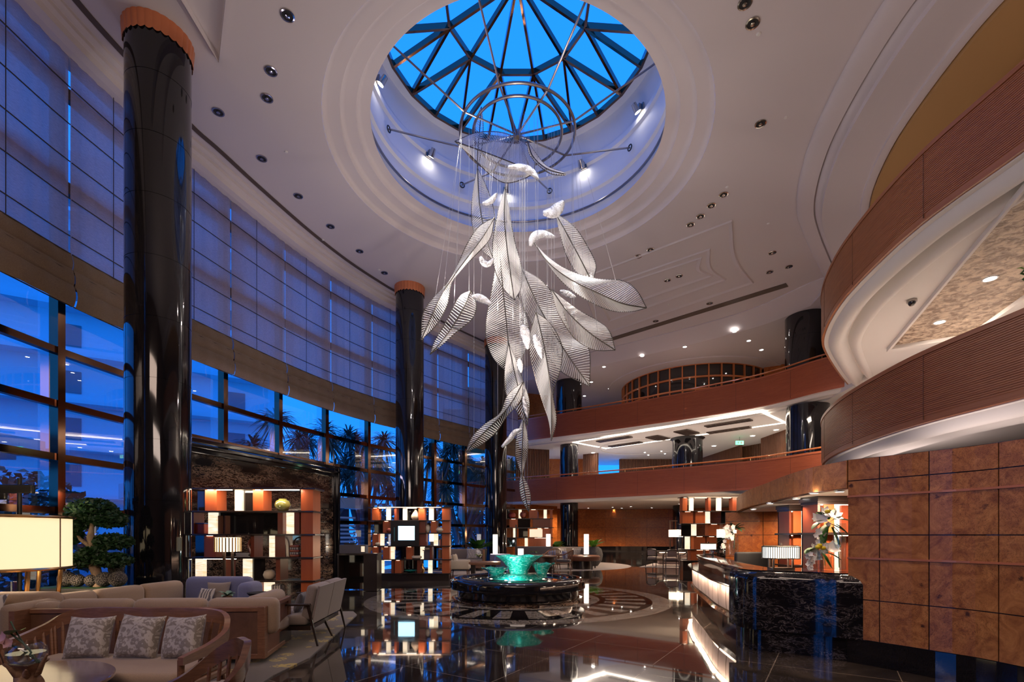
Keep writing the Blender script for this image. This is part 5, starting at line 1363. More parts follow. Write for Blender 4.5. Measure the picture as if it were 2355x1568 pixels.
# --- window side sofa with blue lit cushion
t = thing('window_sofa', 'pale sofa with rounded wooden arm at the frame edge behind the big lamp', 'sofa', (-6.35, 6.05, 0), .1)
obj('back_cushion', MB().rbox((.05, .35, .62), (.95, .22, .50), .10), M['beige'], t)
obj('arm_frame', MB().box((.55, 0, .42), (.06, .8, .60)), M['brownwood'], t)
obj('arm_cushion', MB().rbox((.45, 0, .58), (.18, .75, .42), .08), M['beige'], t)
obj('seat_cushion', MB().rbox((0, -.05, .36), (.85, .80, .20), .07), M['beige'], t); obj('seat_base', MB().box((0, 0, .17), (1.0, .8, .2)), M['darkwood'], t)
cushion('cushion', 'blue lit woven cushion on the pale sofa behind the big lamp', (-6.45, 5.95, .47), .44, .2, -.45, 'zigzag', .14)
# --- two seat wooden armed settee by the shiny floor
def box_seat(name, label, loc, rz, seats, w, m1='greyfab', legm='darkwood', bz=.84):
    t = thing(name, label, 'armchair' if seats == 1 else 'settee', loc, rz)
    # faces -X, back at +X
    wt = w*seats
    for k in range(seats):
        y = (k-(seats-1)/2)*w
        Mx = Matrix.Rotation(.20, 3, 'Y')
        obj('back_cushion', MB().rbox((.30, y, .63), (.15, w-.03, .50), .05, M=Mx), M[m1], t)
        obj('back_shell', MB().box((.40, y, .60), (.03, w-.02, .54), M=Mx), M[m1], t)
        obj('seat_cushion', MB().rbox((-.05, y, .38), (.66, w-.02, .15), .05), M[m1], t)
    obj('seat_frame', MB().box((-.02, 0, .27), (.70, wt-.02, .06)), M[legm], t)
    for s_ in (-1, 1):
        y = s_*(wt/2+.03)
        obj('arm', MB().box((-.02, y, .61), (.72, .06, .03)), M[legm], t, bevel=.008)
        obj('arm_post', MB().box((-.28, y, .42), (.035, .035, .36), M=Matrix.Rotation(-.25, 3, 'Y')), M[legm], t)
        for xx, tl in ((-.32, -.04), (.30, .14)): obj('leg', MB().tube([(xx, y-.02*s_, .30 if xx < 0 else .6), (xx+tl, y-.02*s_, 0)], [.024, .016], 4), M[legm], t)
    if seats == 2: obj('leg', MB().tube([(.30, 0, .30), (.44, 0, 0)], [.024, .016], 4), M[legm], t)
    return t
box_seat('two_seat_settee', 'grey two seat settee with dark wooden arms seen from behind beside the glossy floor', (-3.25, 7.75, 0), .06, 2, .70)
cushion('cushion', 'small dark cushion against the nearer seat back of the grey settee', (-3.22, 7.42, .455), .30, -1.4, -.3, 'dkfab', .1)
# coffee table with bowl and plant, behind the sofa
t = thing('coffee_table', 'dark round side table with brass top carrying the shallow bowl', 'table', (-4.15, 8.1, 0))
obj('table_top', MB().lathe([(0, .50), (.34, .50), (.34, .54), (0, .54)], (0, 0, 0), 40), M['darkwood'], t, sharp=.4); obj('pedestal', MB().lathe([(.05, .0), (.22, .0), (.22, .02), (.05, .04), (.05, .5)], (0, 0, 0), 20), M['brass'], t)
jar('shallow black bowl on the dark side table', (-4.12, 8.05, .54), .17, .13, 'black', [(0, 0), (.35, 0), (.4, .1), (1, .95), (.97, 1), (.3, .2), (0, .15)], 'bowl')
t = thing('side_table', 'small dark side table carrying the potted orchid in front of the glowing shelf', 'table', (-4.85, 7.55, 0))
obj('table_top', MB().lathe([(0, .55), (.25, .55), (.25, .58), (0, .58)], (0, 0, 0), 32), M['darkwood'], t, sharp=.4); obj('pedestal', MB().lathe([(.16, 0), (.16, .02), (.03, .04), (.03, .55)], (0, 0, 0), 16), M['darkwood'], t)
t = thing('potted_orchid', 'pale green leafy orchid in brown pot behind the wood backed sofa', 'plant', (-4.28, 7.45, .58))
bpy.data.objects['side_table'].location = (-4.28, 7.45, 0)
obj('pot', MB().lathe([(0, 0), (.05, 0), (.07, .11), (.06, .11), (0, .09)], (0, 0, 0), 20), M['drift'], t)
mb = MB(); random.seed(9)
for k in range(9): leafblade(mb, (0, 0, .1), (math.cos(k*2.4), math.sin(k*2.4), random.uniform(.5, 1.6)), random.uniform(.14, .24), .07, .4)
obj('leaves', mb, mat('grey_green_leaf', (.15, .25, .17), .5), t)
# floor lamp with ribbed drum before the shelf
x, y = at(524, 1300, 9.6)[:2]
t = thing('floor_lamp', 'floor lamp with small ribbed drum shade and twin dark posts before the glowing shelf', 'lamp', (x, y, 0))
obj('shade', MB().lathe([(.225, 1.28), (.225, 1.55)], (0, 0, 0), 48), M['shade2'], t)
mb = MB()
for k in range(26):
    a = 2*pi*k/26; mb.box((.233*math.cos(a), .233*math.sin(a), 1.415), (.012, .02, .27), a)
obj('shade_rib', mb, M['brass'], t)
obj('twin_post', MB().box((-.07, 0, .64), (.04, .04, 1.28)).box((.09, 0, .64), (.04, .04, 1.28)), M['darkwood'], t); obj('foot', MB().box((0, 0, .015), (.4, .3, .03)), M['darkwood'], t)
light('POINT', (x, y, 1.42), 30, WARM, size=.06, name='lamp_bulb')
# --- big foreground floor lamp
x, y = -7.05, 6.9
t = thing('drum_floor_lamp', 'very large parchment drum floor lamp with brass legs at the frame edge', 'lamp', (x, y, 0))
obj('shade', MB().lathe([(.70, 1.15), (.70, 1.83)], (0, 0, 0), 64), M['shade'], t)
mb = MB()
for z in (1.135, 1.85): mb.lathe([(.69, z-.02), (.735, z-.02), (.75, z), (.735, z+.02), (.69, z+.02)], (0, 0, 0), 64)
obj('rim', mb, M['brass'], t)
mb = MB()
for k in range(6):
    a = -.95+k*pi/3; mb.box((.703*math.cos(a), .703*math.sin(a), 1.49), (.006, .016, .68), a)
obj('seam', mb, M['leather'], t)
for k in range(6):
    a = k*pi/3-.4; obj('leg', MB().tube([(.58*math.cos(a), .58*math.sin(a), 1.18), (.48*math.cos(a), .48*math.sin(a), .02)], .028, 10), M['brass'], t)
obj('foot', MB().lathe([(0, 0), (.52, 0), (.52, .03), (0, .04)], (0, 0, 0), 40), M['blackmetal'], t)
obj('spider', MB().box((0, 0, 1.82), (1.38, .03, .02)).box((0, 0, 1.82), (.03, 1.38, .02)), M['brass'], t)
light('POINT', (x, y, 1.5), 90, WARM, size=.12, name='lamp_bulb')
# arm fixture seen above the lamp
x, y, z = at(45, 1187, 7.8)
t = thing('reading_arm', 'black pole with thick horizontal bar rising above the big drum lamp', 'stand', (x, y, 0))
obj('pole', MB().tube([(0, 0, 0), (0, 0, z+.60)], .03, 10), M['blackmetal'], t)
obj('bar', MB().rbox((-.45, 0, z+.43), (1.35, .08, .14), .02), M['blackmetal'], t); obj('bracket', MB().rbox((-.55, 0, z+.33), (.7, .07, .14), .06), M['blackmetal'], t)
# --- rug
m = M['rug'] = fabric('leaf_pattern_carpet', (.09, .07, .06), (.13, .10, .085), 40, 1)
v = coords(m, (1, 1, 1)); vo = N(m, 'ShaderNodeTexVoronoi'); vo.inputs['Scale'].default_value = 3.4; L(m, v, vo.inputs['Vector'])
n1 = noise(m, v, 9, 2, .5, 2.5); msk = noise(m, v, .8, 1)
lf = math_(m, 'MULTIPLY', math_(m, 'MULTIPLY', math_(m, 'LESS_THAN', vo.outputs['Distance'], .36), math_(m, 'GREATER_THAN', n1, .47)), math_(m, 'GREATER_THAN', msk, .42))
L(m, mix(m, lf, (.085, .065, .055), (.36, .26, .05)), P(m).inputs['Base Color'])
prop(obj('rug', MB().prism([(-7.8, 1.5), (-2.5, 2.5), (-2.70, 5.6), (-2.62, 6.4), (-3.10, 9.9), (-3.3, 10.3), (-7.6, 10.3)], .001, .016), M['rug']), 'large brown rug with yellow leaf pattern under the front seating group', 'rug')
# --- bonsai planter
px0, py0 = -6.72, 8.0
t = thing('planter', 'long low black planter box holding the bonsai tree by the column', 'planter', (px0-.05, py0, 0))
obj('box', MB().rbox((0, 0, .38), (1.55, .55, .76), .02), M['black'], t); obj('soil', MB().box((0, 0, .765), (1.45, .45, .01)), M['leafd'], t)
t = thing('bonsai_tree', 'thick trunked bonsai tree with two tiers of dark green foliage by the windows', 'tree', (px0, py0, .77))
obj('trunk', MB().tube(spline([(.06, 0, -.02), (.02, 0, .2), (-.06, 0, .45), (-.05, 0, .65), (-.08, 0, .8), (-.04, 0, 1.1)], 20), [lerp(.085, .035, i/20)+.008*math.sin(i*1.3) for i in range(21)], 12), M['bark'], t)
obj('branch', MB().tube([(-.05, 0, .62), (-.22, -.03, .76), (-.35, 0, .9)], [.035, .025, .01], 8), M['bark'], t)
obj('branch', MB().tube([(-.05, 0, .55), (.2, 0, .62), (.38, .02, .66)], [.03, .02, .01], 8), M['bark'], t)
random.seed(11)
def cloud(mb, c, rad_, n, s=.045, flat=1):
    for _ in range(n):
        while True:
            p = Vector((random.uniform(-1, 1), random.uniform(-1, 1), random.uniform(-1, 1)))
            if p.length < 1: break
        p = Vector((p.x*rad_[0], p.y*rad_[1], p.z*rad_[2]))+Vector(c)
        d = Vector((random.gauss(0, 1), random.gauss(0, 1), random.gauss(0, .6))).normalized(); u = d.orthogonal().normalized()
        a, b = d*s, u*s*.5
        mb.add([p-a, p+b+Vector((0, 0, s*.15)), p+a, p-b+Vector((0, 0, s*.15))], [(0, 1, 2, 3)])
mb = MB()
for c, r, n in (((-.05, 0, 1.22), (.36, .3, .20), 1700), ((-.30, 0, 1.05), (.26, .25, .16), 800), ((.22, 0, 1.08), (.26, .25, .14), 800), ((-.45, 0, .82), (.2, .2, .16), 450), ((.30, 0, .72), (.30, .24, .13), 800), ((-.2, 0, .42), (.34, .22, .13), 700), ((.28, .0, .42), (.30, .22, .12), 700), ((.05, -.1, .55), (.2, .15, .1), 250)): cloud(mb, c, r, n)
obj('foliage', mb, M['leafd'], t)
for i, (dx_, r) in enumerate([(-.42, .125), (-.24, .10), (-.02, .10), (.18, .12), (.40, .125), (.22, .11)]):
    dy_ = -.05 if i != 5 else .14
    t = thing('stone_ball', ['textured stone ball at the frame side end of the bonsai planter', 'second textured stone ball in the bonsai planter, behind its neighbours', 'small textured stone ball at the foot of the bonsai trunk', 'textured stone ball just past the bonsai trunk', 'textured stone ball next to the black column', 'raised dark wicker ball standing behind the other balls'][i], 'ball', (px0+dx_, py0+dy_, .77+r), 0, 'stone balls in the bonsai planter')
    if i == 5: t.location.z += .16
    obj('ball', MB().lathe([(r*math.sin(pi*k/14), -r*math.cos(pi*k/14)) for k in range(15)], (0, 0, 0), 24), M['stoneb'], t)

# ================================================= middle lounge beyond the fountain
def ground(px, Y): return ((px-CX)*Y/F, Y, 0)
prop(obj('carpet', MB().lathe([(0, .014), (1, .014), (1.01, 0)], (1.55, 26.2, 0), 80, 4.6, 4.2), M['carpet']), 'big round grey carpet under the middle lounge beyond the fountain', 'carpet')
prop(obj('carpet', MB().lathe([(0, .012), (1, .012), (1.01, 0)], (-3.6, 21.8, 0), 60, 2.6, 2.6), M['carpet']), 'grey carpet under the cream armchair beside the shelf with the screen', 'carpet')
prop(obj('carpet', MB().prism([(6.3, 24.6), (11.5, 22.8), (12.5, 27), (8, 28)], 0, .013), M['carpet']), 'grey carpet under the writing desk at the far burl wall', 'carpet')
def arm_block(label, loc, rz, m_='cream', w=.85):
    t = thing('armchair', label, 'armchair', loc, rz)   # faces +X
    obj('back', MB().rbox((-.34, 0, .55), (.16, w, .55), .05), M[m_], t); obj('seat_cushion', MB().rbox((.05, 0, .38), (.68, w-.16, .18), .06), M[m_], t)
    for s_ in (-1, 1): obj('arm', MB().rbox((0, s_*(w/2-.05), .48), (.72, .10, .34), .04), M[m_], t)
    for sx_ in (-1, 1):
        for s_ in (-1, 1): obj('leg', MB().tube([(sx_*.3, s_*(w/2-.08), .3), (sx_*.32, s_*(w/2-.08), 0)], [.025, .018], 6), M['walnut'], t)
    return t
arm_block('cream block armchair right beside the end of the shelf with the screen', ground(1058, 18.9), 0, 'cream')
t = thing('lounge_sofa', 'grey beige sofa under the blue window behind the cream armchair', 'sofa', ground(1062, 22.3))
obj('back', MB().rbox((0, .3, .70), (1.9, .2, .55), .06), M['greyfab'], t); obj('seat_cushion', MB().rbox((0, -.1, .42), (1.9, .7, .2), .06), M['greyfab'], t)
obj('wood_frame', MB().box((0, .0, .22), (1.95, .85, .18)).box((.98, 0, .5), (.05, .9, .9)).box((-.98, 0, .5), (.05, .9, .9)), M['brownwood'], t)
cushion('cushion', 'zigzag patterned cushion at the column end of the grey beige sofa', (ground(1083, 22)[0]+.05, 22.0, .52), .5, 0, -.25, 'zigzag')
cushion('cushion', 'plain cream cushion on the block armchair by the screen shelf', (ground(1050, 18.9)[0], 18.8, .47), .42, 1.4, -.2, 'cream')
def low_table(label, loc, w, d_, h, m_='brownwood', n=4):
    t = thing('coffee_table', label, 'table', loc)
    obj('table_top', MB().rbox((0, 0, h-.06), (w, d_, .12), .02), M[m_], t)
    for sx_ in (-1, 1): obj('leg', MB().box((sx_*w*.3, 0, h/2-.06), (.16, d_*.6, h-.12)), M['darkwood'], t)
    return t
low_table('thick topped brown coffee table in front of the cream armchair', ground(1112, 19.6), 1.35, .8, .55)
t = thing('glass_vase', 'clear round vase of white flowers on the thick brown coffee table', 'vase', (ground(1102, 19.6)[0], 19.6, .55))
obj('glass', MB().lathe([(0, 0), (.07, 0), (.1, .1), (.06, .2)], (0, 0, 0), 16), M['clear'], t); mb = MB()
for k in range(6): blossom(mb, (.05*math.cos(k*2), .05*math.sin(k), .26+.03*k), .08, (math.cos(k), -1, .2))
obj('blossoms', mb, M['petal'], t); mb = MB()
for k in range(5): leafblade(mb, (0, 0, .18), (math.cos(k*1.3), math.sin(k*1.3), .8), .3, .1, .3)
obj('leaves', mb, M['leaf2'], t)
def pot_plant(label, loc, r, h, L_, n, m1, m2, prof=None, wl=.2, seed=1):
    t = thing('potted_plant', label, 'plant', loc); random.seed(seed)
    prof = prof or [(0, 0), (.8, 0), (1, .95), (1, 1), (.9, 1), (.9, .93), (0, .93)]
    obj('pot', MB().lathe([(a*r, b*h) for a, b in prof], (0, 0, 0), 28), m1, t, sharp=.8)
    mb = MB()
    for k in range(n):
        a = k*2.4; e = random.uniform(.7, 1.9); leafblade(mb, (0, 0, h*.9), (math.cos(a), math.sin(a), e), L_*random.uniform(.7, 1.05), wl, .35)
    obj('leaves', mb, m2, t); return t
pot_plant('big leafy plant in tall black tapered pot between the sofa and the third column', ground(1098, 23.2), .46, .95, 1.15, 26, M['black'], M['leaf'], wl=.30)
pot_plant('bright green broad leaved plant behind the glowing column lamp near the far black column', ground(1277, 28.8), .4, .75, 1.1, 16, M['dkfab'], M['leaf2'], wl=.36, seed=4)
pot_plant('bright leaved plant in big round grey urn at the end of the lounge', ground(1364, 25.5), .50, 1.0, 1.0, 12, M['stoneb'], M['leaf2'], [(0, 0), (.45, 0), (.9, .3), (1, .6), (.85, .88), (.6, .98), (.55, 1), (0, .95)], .26, 6)
def tube_lamp(label, loc, r, z0, z1, p=45):
    t = thing('column_lamp', label, 'lamp', loc)
    obj('base', MB().lathe([(0, 0), (r*1.6, 0), (r*1.6, .04), (r*.5, .06), (r*.5, z0)], (0, 0, 0), 20), M['darkwood'], t)
    obj('lit_tube', MB().lathe([(0, z0), (r, z0), (r, z1), (0, z1)], (0, 0, 0), 28), M['tube'], t, sharp=.5)
    light('POINT', (loc[0], loc[1]-r-.05, (z0+z1)/2+loc[2]), p, WARM, size=.03, name='lamp_glow'); return t
tube_lamp('tall glowing white column lamp directly before the third window column', ground(1139, 20.6), .10, .55, 1.62)
tube_lamp('tall glowing column lamp in front of the bright leaved plant by the lounge sofa', ground(1261, 26.5), .12, .62, 1.65)
tube_lamp('tall glowing column lamp standing on the round brown ottoman', (ground(1348.5, 23.6)[0], 23.6, .64), .115, .02, 1.0)
tube_lamp('short square glowing lamp behind the aqua glass bowl', ground(1197.5, 22.5), .13, .66, .98)
# square shade floor lamp beside distant shelf
x, y, _ = ground(1232.5, 21.5)
t = thing('floor_lamp', 'floor lamp with rectangular cream shade on dark post in front of the distant shelf', 'lamp', (x, y, 0))
obj('shade', MB().box((0, 0, 1.68), (.54, .4, .34)), M['shade3'], t); obj('post', MB().box((-.86+.0, 0, 1.02), (.06, .06, 2.04)).box((-.45, 0, 1.9), (.85, .03, .03)), M['darkwood'], t); obj('foot', MB().box((-.8, 0, .02), (.5, .4, .04)), M['darkwood'], t)
t = thing('curved_sofa', 'long curved grey sofa with patterned cushions before the far black column', 'sofa', ground(1300, 26.2))
sp_ = Path2([(-1.7, .55), (-.8, .85), (.4, .8), (1.15, .45), (1.35, -.1)], 40)
obj('back', MB().sweep(sp_, [(-.1, .30), (-.12, .90), (.0, .96), (.12, .9), (.12, .3)], 0, sp_.L, 40, smooth=True), M['greyfab'], t); obj('seat_cushion', MB().sweep(sp_, [(.12, .2), (.12, .46), (.7, .48), (.74, .44), (.74, .2)], 0, sp_.L, 40), M['greyfab'], t)
for i, (dx_, l_) in enumerate([(-.9, 'patterned cushion nearest the tall lamp on the curved sofa'), (-.1, 'zigzag cushion in the middle of the curved sofa'), (.7, 'patterned cushion nearest the urn on the curved sofa')]):
    cushion('cushion', l_, (ground(1300, 26.2)[0]+dx_, 26.6, .48), .42, 0, -.2, 'zigzag', group='cushions on the curved sofa')
t = thing('round_ottoman', 'low round brown leather ottoman bench on dark base', 'ottoman', ground(1338, 23.4))
obj('cushion_top', MB().lathe([(0, .64), (.8, .64), (.86, .60), (.86, .44), (.82, .40), (0, .40)], (0, 0, 0), 48), M['leather'], t, sharp=.8); obj('base', MB().lathe([(.45, 0), (.45, .40)], (0, 0, 0), 32), M['darkwood'], t)
for k in range(4): obj('leg', MB().box((.78*math.cos(k*pi/2+.5), .78*math.sin(k*pi/2+.5), .2), (.06, .06, .4)), M['darkwood'], t)
def rattan(label, loc, rz):
    t = thing('armchair', label, 'armchair', loc, rz)
    mw = M['brownwood']
    P_ = spline([(.32, -.30, .45), (.25, -.34, .68), (-.05, -.36, .72), (-.34, -.28, .88), (-.42, 0, .98), (-.34, .28, .88), (-.05, .36, .72), (.25, .34, .68), (.32, .30, .45)], 40)
    obj('hoop_frame', MB().tube(P_, .025, 6), mw, t)
    obj('seat_cushion', MB().rbox((0, 0, .44), (.62, .60, .12), .05), M['dkfab'], t); obj('seat_frame', MB().rbox((0, 0, .36), (.64, .62, .05), .02), mw, t)
    mb = MB()
    for k in range(9):
        p = Vector(P_[13+k*2-2]); mb.tube([p, (p.x*.9, p.y*.85, .38)], .012, 5)
    obj('back_slat', mb, mw, t)
    for sx_, sy_ in ((1, 1), (1, -1), (-1, 1), (-1, -1)): obj('leg', MB().tube([(sx_*.28, sy_*.26, .38), (sx_*.36, sy_*.30, 0)], [.024, .016], 6), mw, t)
    return t
rattan('brown rattan armchair with blue cushion beside the dark drum table', ground(1268, 23.0), 1.9)
rattan('brown rattan armchair next to the round ottoman, facing the dark drum table', ground(1296, 22.4), 2.9)
cushion('cushion', 'blue lit cushion on the rattan armchair beside the drum table', (ground(1270, 23)[0], 22.9, .5), .4, .3, -.2, 'bluefab'); cushion('cushion', 'blue lit cushion on the rattan armchair by the ottoman', (ground(1298, 22.4)[0]+.05, 22.3, .5), .4, 1.0, -.2, 'bluefab')
t = thing('drum_table', 'big dark round drum table behind the fountain', 'table', ground(1240, 21.4))
obj('table_top', MB().lathe([(0, .72), (.72, .72), (.75, .70), (.72, .66)], (0, 0, 0), 48), M['brownwood'], t, sharp=.5); obj('drum', MB().lathe([(.66, 0), (.66, .66)], (0, 0, 0), 40), M['darkwood'], t)
t = thing('glass_vase', 'small clear vase with drooping green leaf on the dark drum table', 'vase', (ground(1228, 21.4)[0], 21.4, .72))
obj('glass', MB().lathe([(0, 0), (.08, 0), (.1, .08), (.05, .16)], (0, 0, 0), 16), M['clear'], t); mb = MB()
for k in range(4): leafblade(mb, (0, 0, .12), (math.cos(k*1.6+2.5), math.sin(k*1.6), .7), .3, .12, .6)
obj('leaves', mb, M['leaf'], t)
arm_block('slate blue armchair right behind the aqua bowls of the fountain', ground(1152, 20.8), 1.5, 'bluefab'); 
t = thing('lounge_sofa', 'dark grey sofa back between the third column and the short glowing lamp', 'sofa', ground(1180, 24.6))
obj('back', MB().rbox((1.05, .3, .78), (1.9, .2, .5), .06), M['dkfab'], t); obj('seat_cushion', MB().rbox((1.05, -.1, .42), (1.9, .7, .2), .06), M['dkfab'], t); obj('base', MB().box((1.05, 0, .17), (1.9, .8, .34)), M['darkwood'], t)
# ---- writing desk group at the far right
t = thing('writing_desk', 'pale backlit writing desk with dark top beyond the reception desk', 'desk', ground(1560, 25.5), -.12)
obj('table_top', MB().box((0, 0, .76), (2.3, .8, .05)), M['darkwood'], t); obj('lit_front', MB().box((0, 0, .40), (2.0, .6, .62)), M['pad'], t); obj('led_line', MB().box((0, -.34, .715), (2.0, .02, .02)), M['ledsoft'], t)
def open_arm(label, loc, rz):
    t = thing('armchair', label, 'armchair', loc, rz)   # faces +Y
    mw = M['darkwood']
    obj('seat_cushion', MB().rbox((0, 0, .44), (.56, .54, .14), .05), M['greyfab'], t); obj('back_cushion', MB().rbox((0, -.26, .74), (.46, .10, .34), .04), M['greyfab'], t)
    obj('bow_rail', MB().tube(spline([(-.32, .28, .66), (-.32, -.05, .68), (-.24, -.3, .84), (0, -.36, .90), (.24, -.3, .84), (.32, -.05, .68), (.32, .28, .66)], 24), .026, 6), mw, t)
    obj('seat_frame', MB().box((0, 0, .35), (.6, .56, .05)), mw, t)
    for sx_ in (-1, 1):
        obj('leg', MB().tube([(sx_*.32, .27, .66), (sx_*.31, .27, 0)], .02, 6), mw, t); obj('leg', MB().tube([(sx_*.28, -.28, .84), (sx_*.31, -.34, 0)], .02, 6), mw, t)
    return t
open_arm('open dark armchair at the end of the writing desk nearest the burl wall', ground(1506, 25.0), -.9)
open_arm('open dark armchair in front of the writing desk, middle of three', ground(1543, 23.9), -.1)
open_arm('open dark armchair half hidden by the end of the reception desk', ground(1585, 23.4), .2)
def box_lamp(label, px0_, px1_, py0_, py1_, Y, basez, m_='shade2', p=40):
    x0_, _, z1_ = at(px0_, py0_, Y); x1_, _, z0_ = at(px1_, py1_, Y)
    t = thing('table_lamp' if basez else 'floor_lamp', label, 'lamp', ((x0_+x1_)/2, Y, basez))
    obj('shade', MB().box((0, 0, (z0_+z1_)/2-basez), (x1_-x0_, (x1_-x0_)*.5, z1_-z0_)), M[m_], t)
    obj('post', MB().box((0, 0, (z0_-basez)/2), (.05, .05, z0_-basez)).box((0, 0, .015), (.3, .2, .03)), M['darkwood'], t)
    if p: light('POINT', ((x0_+x1_)/2, Y-.35*(x1_-x0_)-.05, (z0_+z1_)/2), p, WARM, size=.04, name='lamp_glow')
    return t
box_lamp('floor lamp with wide bright rectangular shade before the column by the lit shelves', 1540, 1568.5, 1218, 1234.5, 26.8, 0)
box_lamp('bright rectangular lamp behind the far orchids of the reception desk', 1651, 1680, 1217, 1236, 15.5, 0)
t = thing('dark_screen_post', 'slim dark metal arch standing beside the far floor lamp', 'stand', ground(1541, 27.3))
obj('post', MB().box((0, 0, 1.2), (.06, .06, 2.4)).box((.2, 0, 2.38), (.4, .06, .05)), M['darkwood'], t)
# small things on the far part of the reception desk
for i, (px, l_) in enumerate([(1634, 'small clear glass bottle on the far desk counter'), (1641, 'blue topped glass jar on the far desk counter')]):
    t = thing('glass_jar', l_, 'jar', (*led.off(led.near((4.2, 11.0+.4*i)), .42), 1.10)); obj('glass', MB().lathe([(0, 0), (.05, 0), (.05, .12), (.02, .15), (.02, .2), (0, .2)], (0, 0, 0), 14), M['clear'], t)
t = thing('office_chair', 'dark leather chair back behind the reception counter', 'chair', (5.15, 10.6, 0)); obj('seat', MB().rbox((0, 0, .5), (.55, .55, .12), .05), M['black'], t); obj('backrest', MB().rbox((.1, .2, .98), (.8, .12, .50), .05), M['black'], t); obj('base', MB().lathe([(.3, 0), (.3, .03), (.03, .06), (.03, .46)], (0, 0, 0), 16), M['blackmetal'], t)
# added spot fill over lounges and desk, with no fittings at these points
for (x, y, p) in [(-4.3, 7.2, 160), (-3.6, 4.6, 150), (-5.3, 9.3, 80), (1.5, 24.6, 260), (-2.2, 21.0, 160), (7.8, 25.5, 0)]:
    if p: light('SPOT', (x, y, H-.1), p*4.4, (1, .76, .58), (0, 0, -1), .15, spot=.42, blend=.9, name='fill_spot_beam')
for (x, y) in [(4.2, 31.5), (8.3, 30.5), (7.6, 26.2), (12.5, 27), (11.0, 24.5), (2.2, 33)]:
    light('SPOT', (x, y, Z1-.09), 620, (1, .74, .52), (0, 0, -1), .03, spot=2.7, blend=.5, name='gallery_fill_spot')  # added fill under the ground gallery ceiling, apart from the modelled downlights
for (x, y) in [(3.8, 8.0), (4.1, 10.0), (2.6, 6.5)]: light('SPOT', (x, y, H-.1), 900, (1, .78, .62), (0, 0, -1), .1, spot=.5, blend=.9, name='fill_spot_beam')

for (x, y, tx, ty, tz, p) in [(2.6, 3.6, 4.9, 5.4, 1.4, 900), (3.2, 1.8, 5.3, 3.8, 1.4, 500)]:
    light('SPOT', (x, y, H-.1), p*1.6, (1, .72, .50), (tx-x, ty-y, tz-H), .1, spot=.55, blend=.9, name='fill_spot_beam')  # added spots aimed to brighten the near burl wall
# ================================================= glass leaf chandelier
def plane_at(px, py, Y): return Vector(at(px, py, Y))
HZ = E+10.17
def wire_leaf(label, Y, mid, ea, eb, bow=.22, tw=0, n=46, rod=.0115, dens=1.0, dY=0):
    """mid, ea, eb are outline samples; the leaf is a dished surface around depth Y"""
    k = 48
    def curve(pts, off):
        sp_ = spline(pts, k); out = []
        for i, q in enumerate(sp_):
            u = i/k; out.append(plane_at(q[0], q[1], Y+dY*(u-.5)+off*math.sin(pi*u)+tw*off*math.cos(pi*u)))
        return out
    m_, a_, b_ = curve(mid, -.02), curve(ea, bow), curve(eb, bow*.8)
    c = sum(m_, Vector())/len(m_); t = thing('glass_leaf', label, 'chandelier leaf', c, 0, 'glass rod leaves of the chandelier')
    loc = lambda P_: [p-c for p in P_]
    m_, a_, b_ = loc(m_), loc(a_), loc(b_)
    obj('midrib', MB().tube(m_, .014, 6), M['rib'], t)
    obj('outline', MB().tube(a_, .011, 5).tube(b_, .011, 5), M['rib'], t)
    mb = MB()
    L_ = sum((p-q).length for p, q in zip(m_, m_[1:])); n = max(16, int(L_/.056*dens))
    def samp(C, u):
        u = max(0, min(1, u))*k; i = min(int(u), k-1); return C[i].lerp(C[i+1], u-i)
    for s_, C in ((1, a_), (-1, b_)):
        for i in range(n):
            u = (i+.5)/n; p = samp(m_, u*.985); q = samp(C, min(1, u*.93+.09)); d = (q-p)
            if d.length < .02: continue
            w = rod*(1.0+.5*math.sin(i*12.9)); wv = d.cross(Vector((0, 1, 0)))
            wv = wv.normalized()*w if wv.length > 1e-6 else Vector((w, 0, 0)); up = d.cross(wv).normalized()*w*.6
            v = [p-wv, p+up, p+wv, p-up, q-wv, q+up, q+wv, q-up]
            mb.add(v, [(0, 1, 5, 4), (1, 2, 6, 5), (2, 3, 7, 6), (3, 0, 4, 7)])
    obj('glass_rod', prop_stuff(mb), M['rod'], t)['kind'] = 'stuff'
    # suspension wires
    for u in (.06, .45, .8):
        mb = MB()
        p = samp(m_, u); g = p+c; r = Vector((g.x-SKY[0], g.y-SKY[1])); tgt = Vector((SKY[0], SKY[1]))+(r.normalized()*min(r.length, 1.42) if r.length > 1e-3 else r)
        top = Vector((tgt.x, tgt.y, HZ))-c
        if top.z > p.z: mb.tube([p, top], .004, 3)
        if mb.v: obj('suspension_wire', mb, M['wire'], t)
    return t
def prop_stuff(mb): return mb
wl = wire_leaf
wl('widest glass rod leaf, lying nearly flat at the top of the cluster', 12.3, [(1046, 325), (1110, 348), (1170, 371), (1212, 388), (1230, 394)], [(1046, 325), (1098, 305), (1155, 305), (1200, 325), (1226, 355), (1230, 394)], [(1046, 325), (1082, 357), (1120, 395), (1160, 420), (1205, 411), (1230, 394)], .35, dens=1.9, rod=.008)
wl('narrow upright glass leaf topmost of the cluster, crossing the steel ring', 12.8, [(1107, 246), (1103, 300), (1098, 350), (1098, 386)], [(1107, 246), (1094, 280), (1094, 330), (1098, 386)], [(1107, 246), (1111, 290), (1108, 340), (1098, 386)], .1)
wl('long narrow hanging leaf below the widest leaf on the window side', 12.95, [(1098, 386), (1103, 470), (1118, 545), (1136, 600)], [(1098, 386), (1086, 460), (1086, 515), (1102, 565), (1136, 600)], [(1098, 386), (1123, 440), (1137, 490), (1141, 560), (1136, 600)], .25)
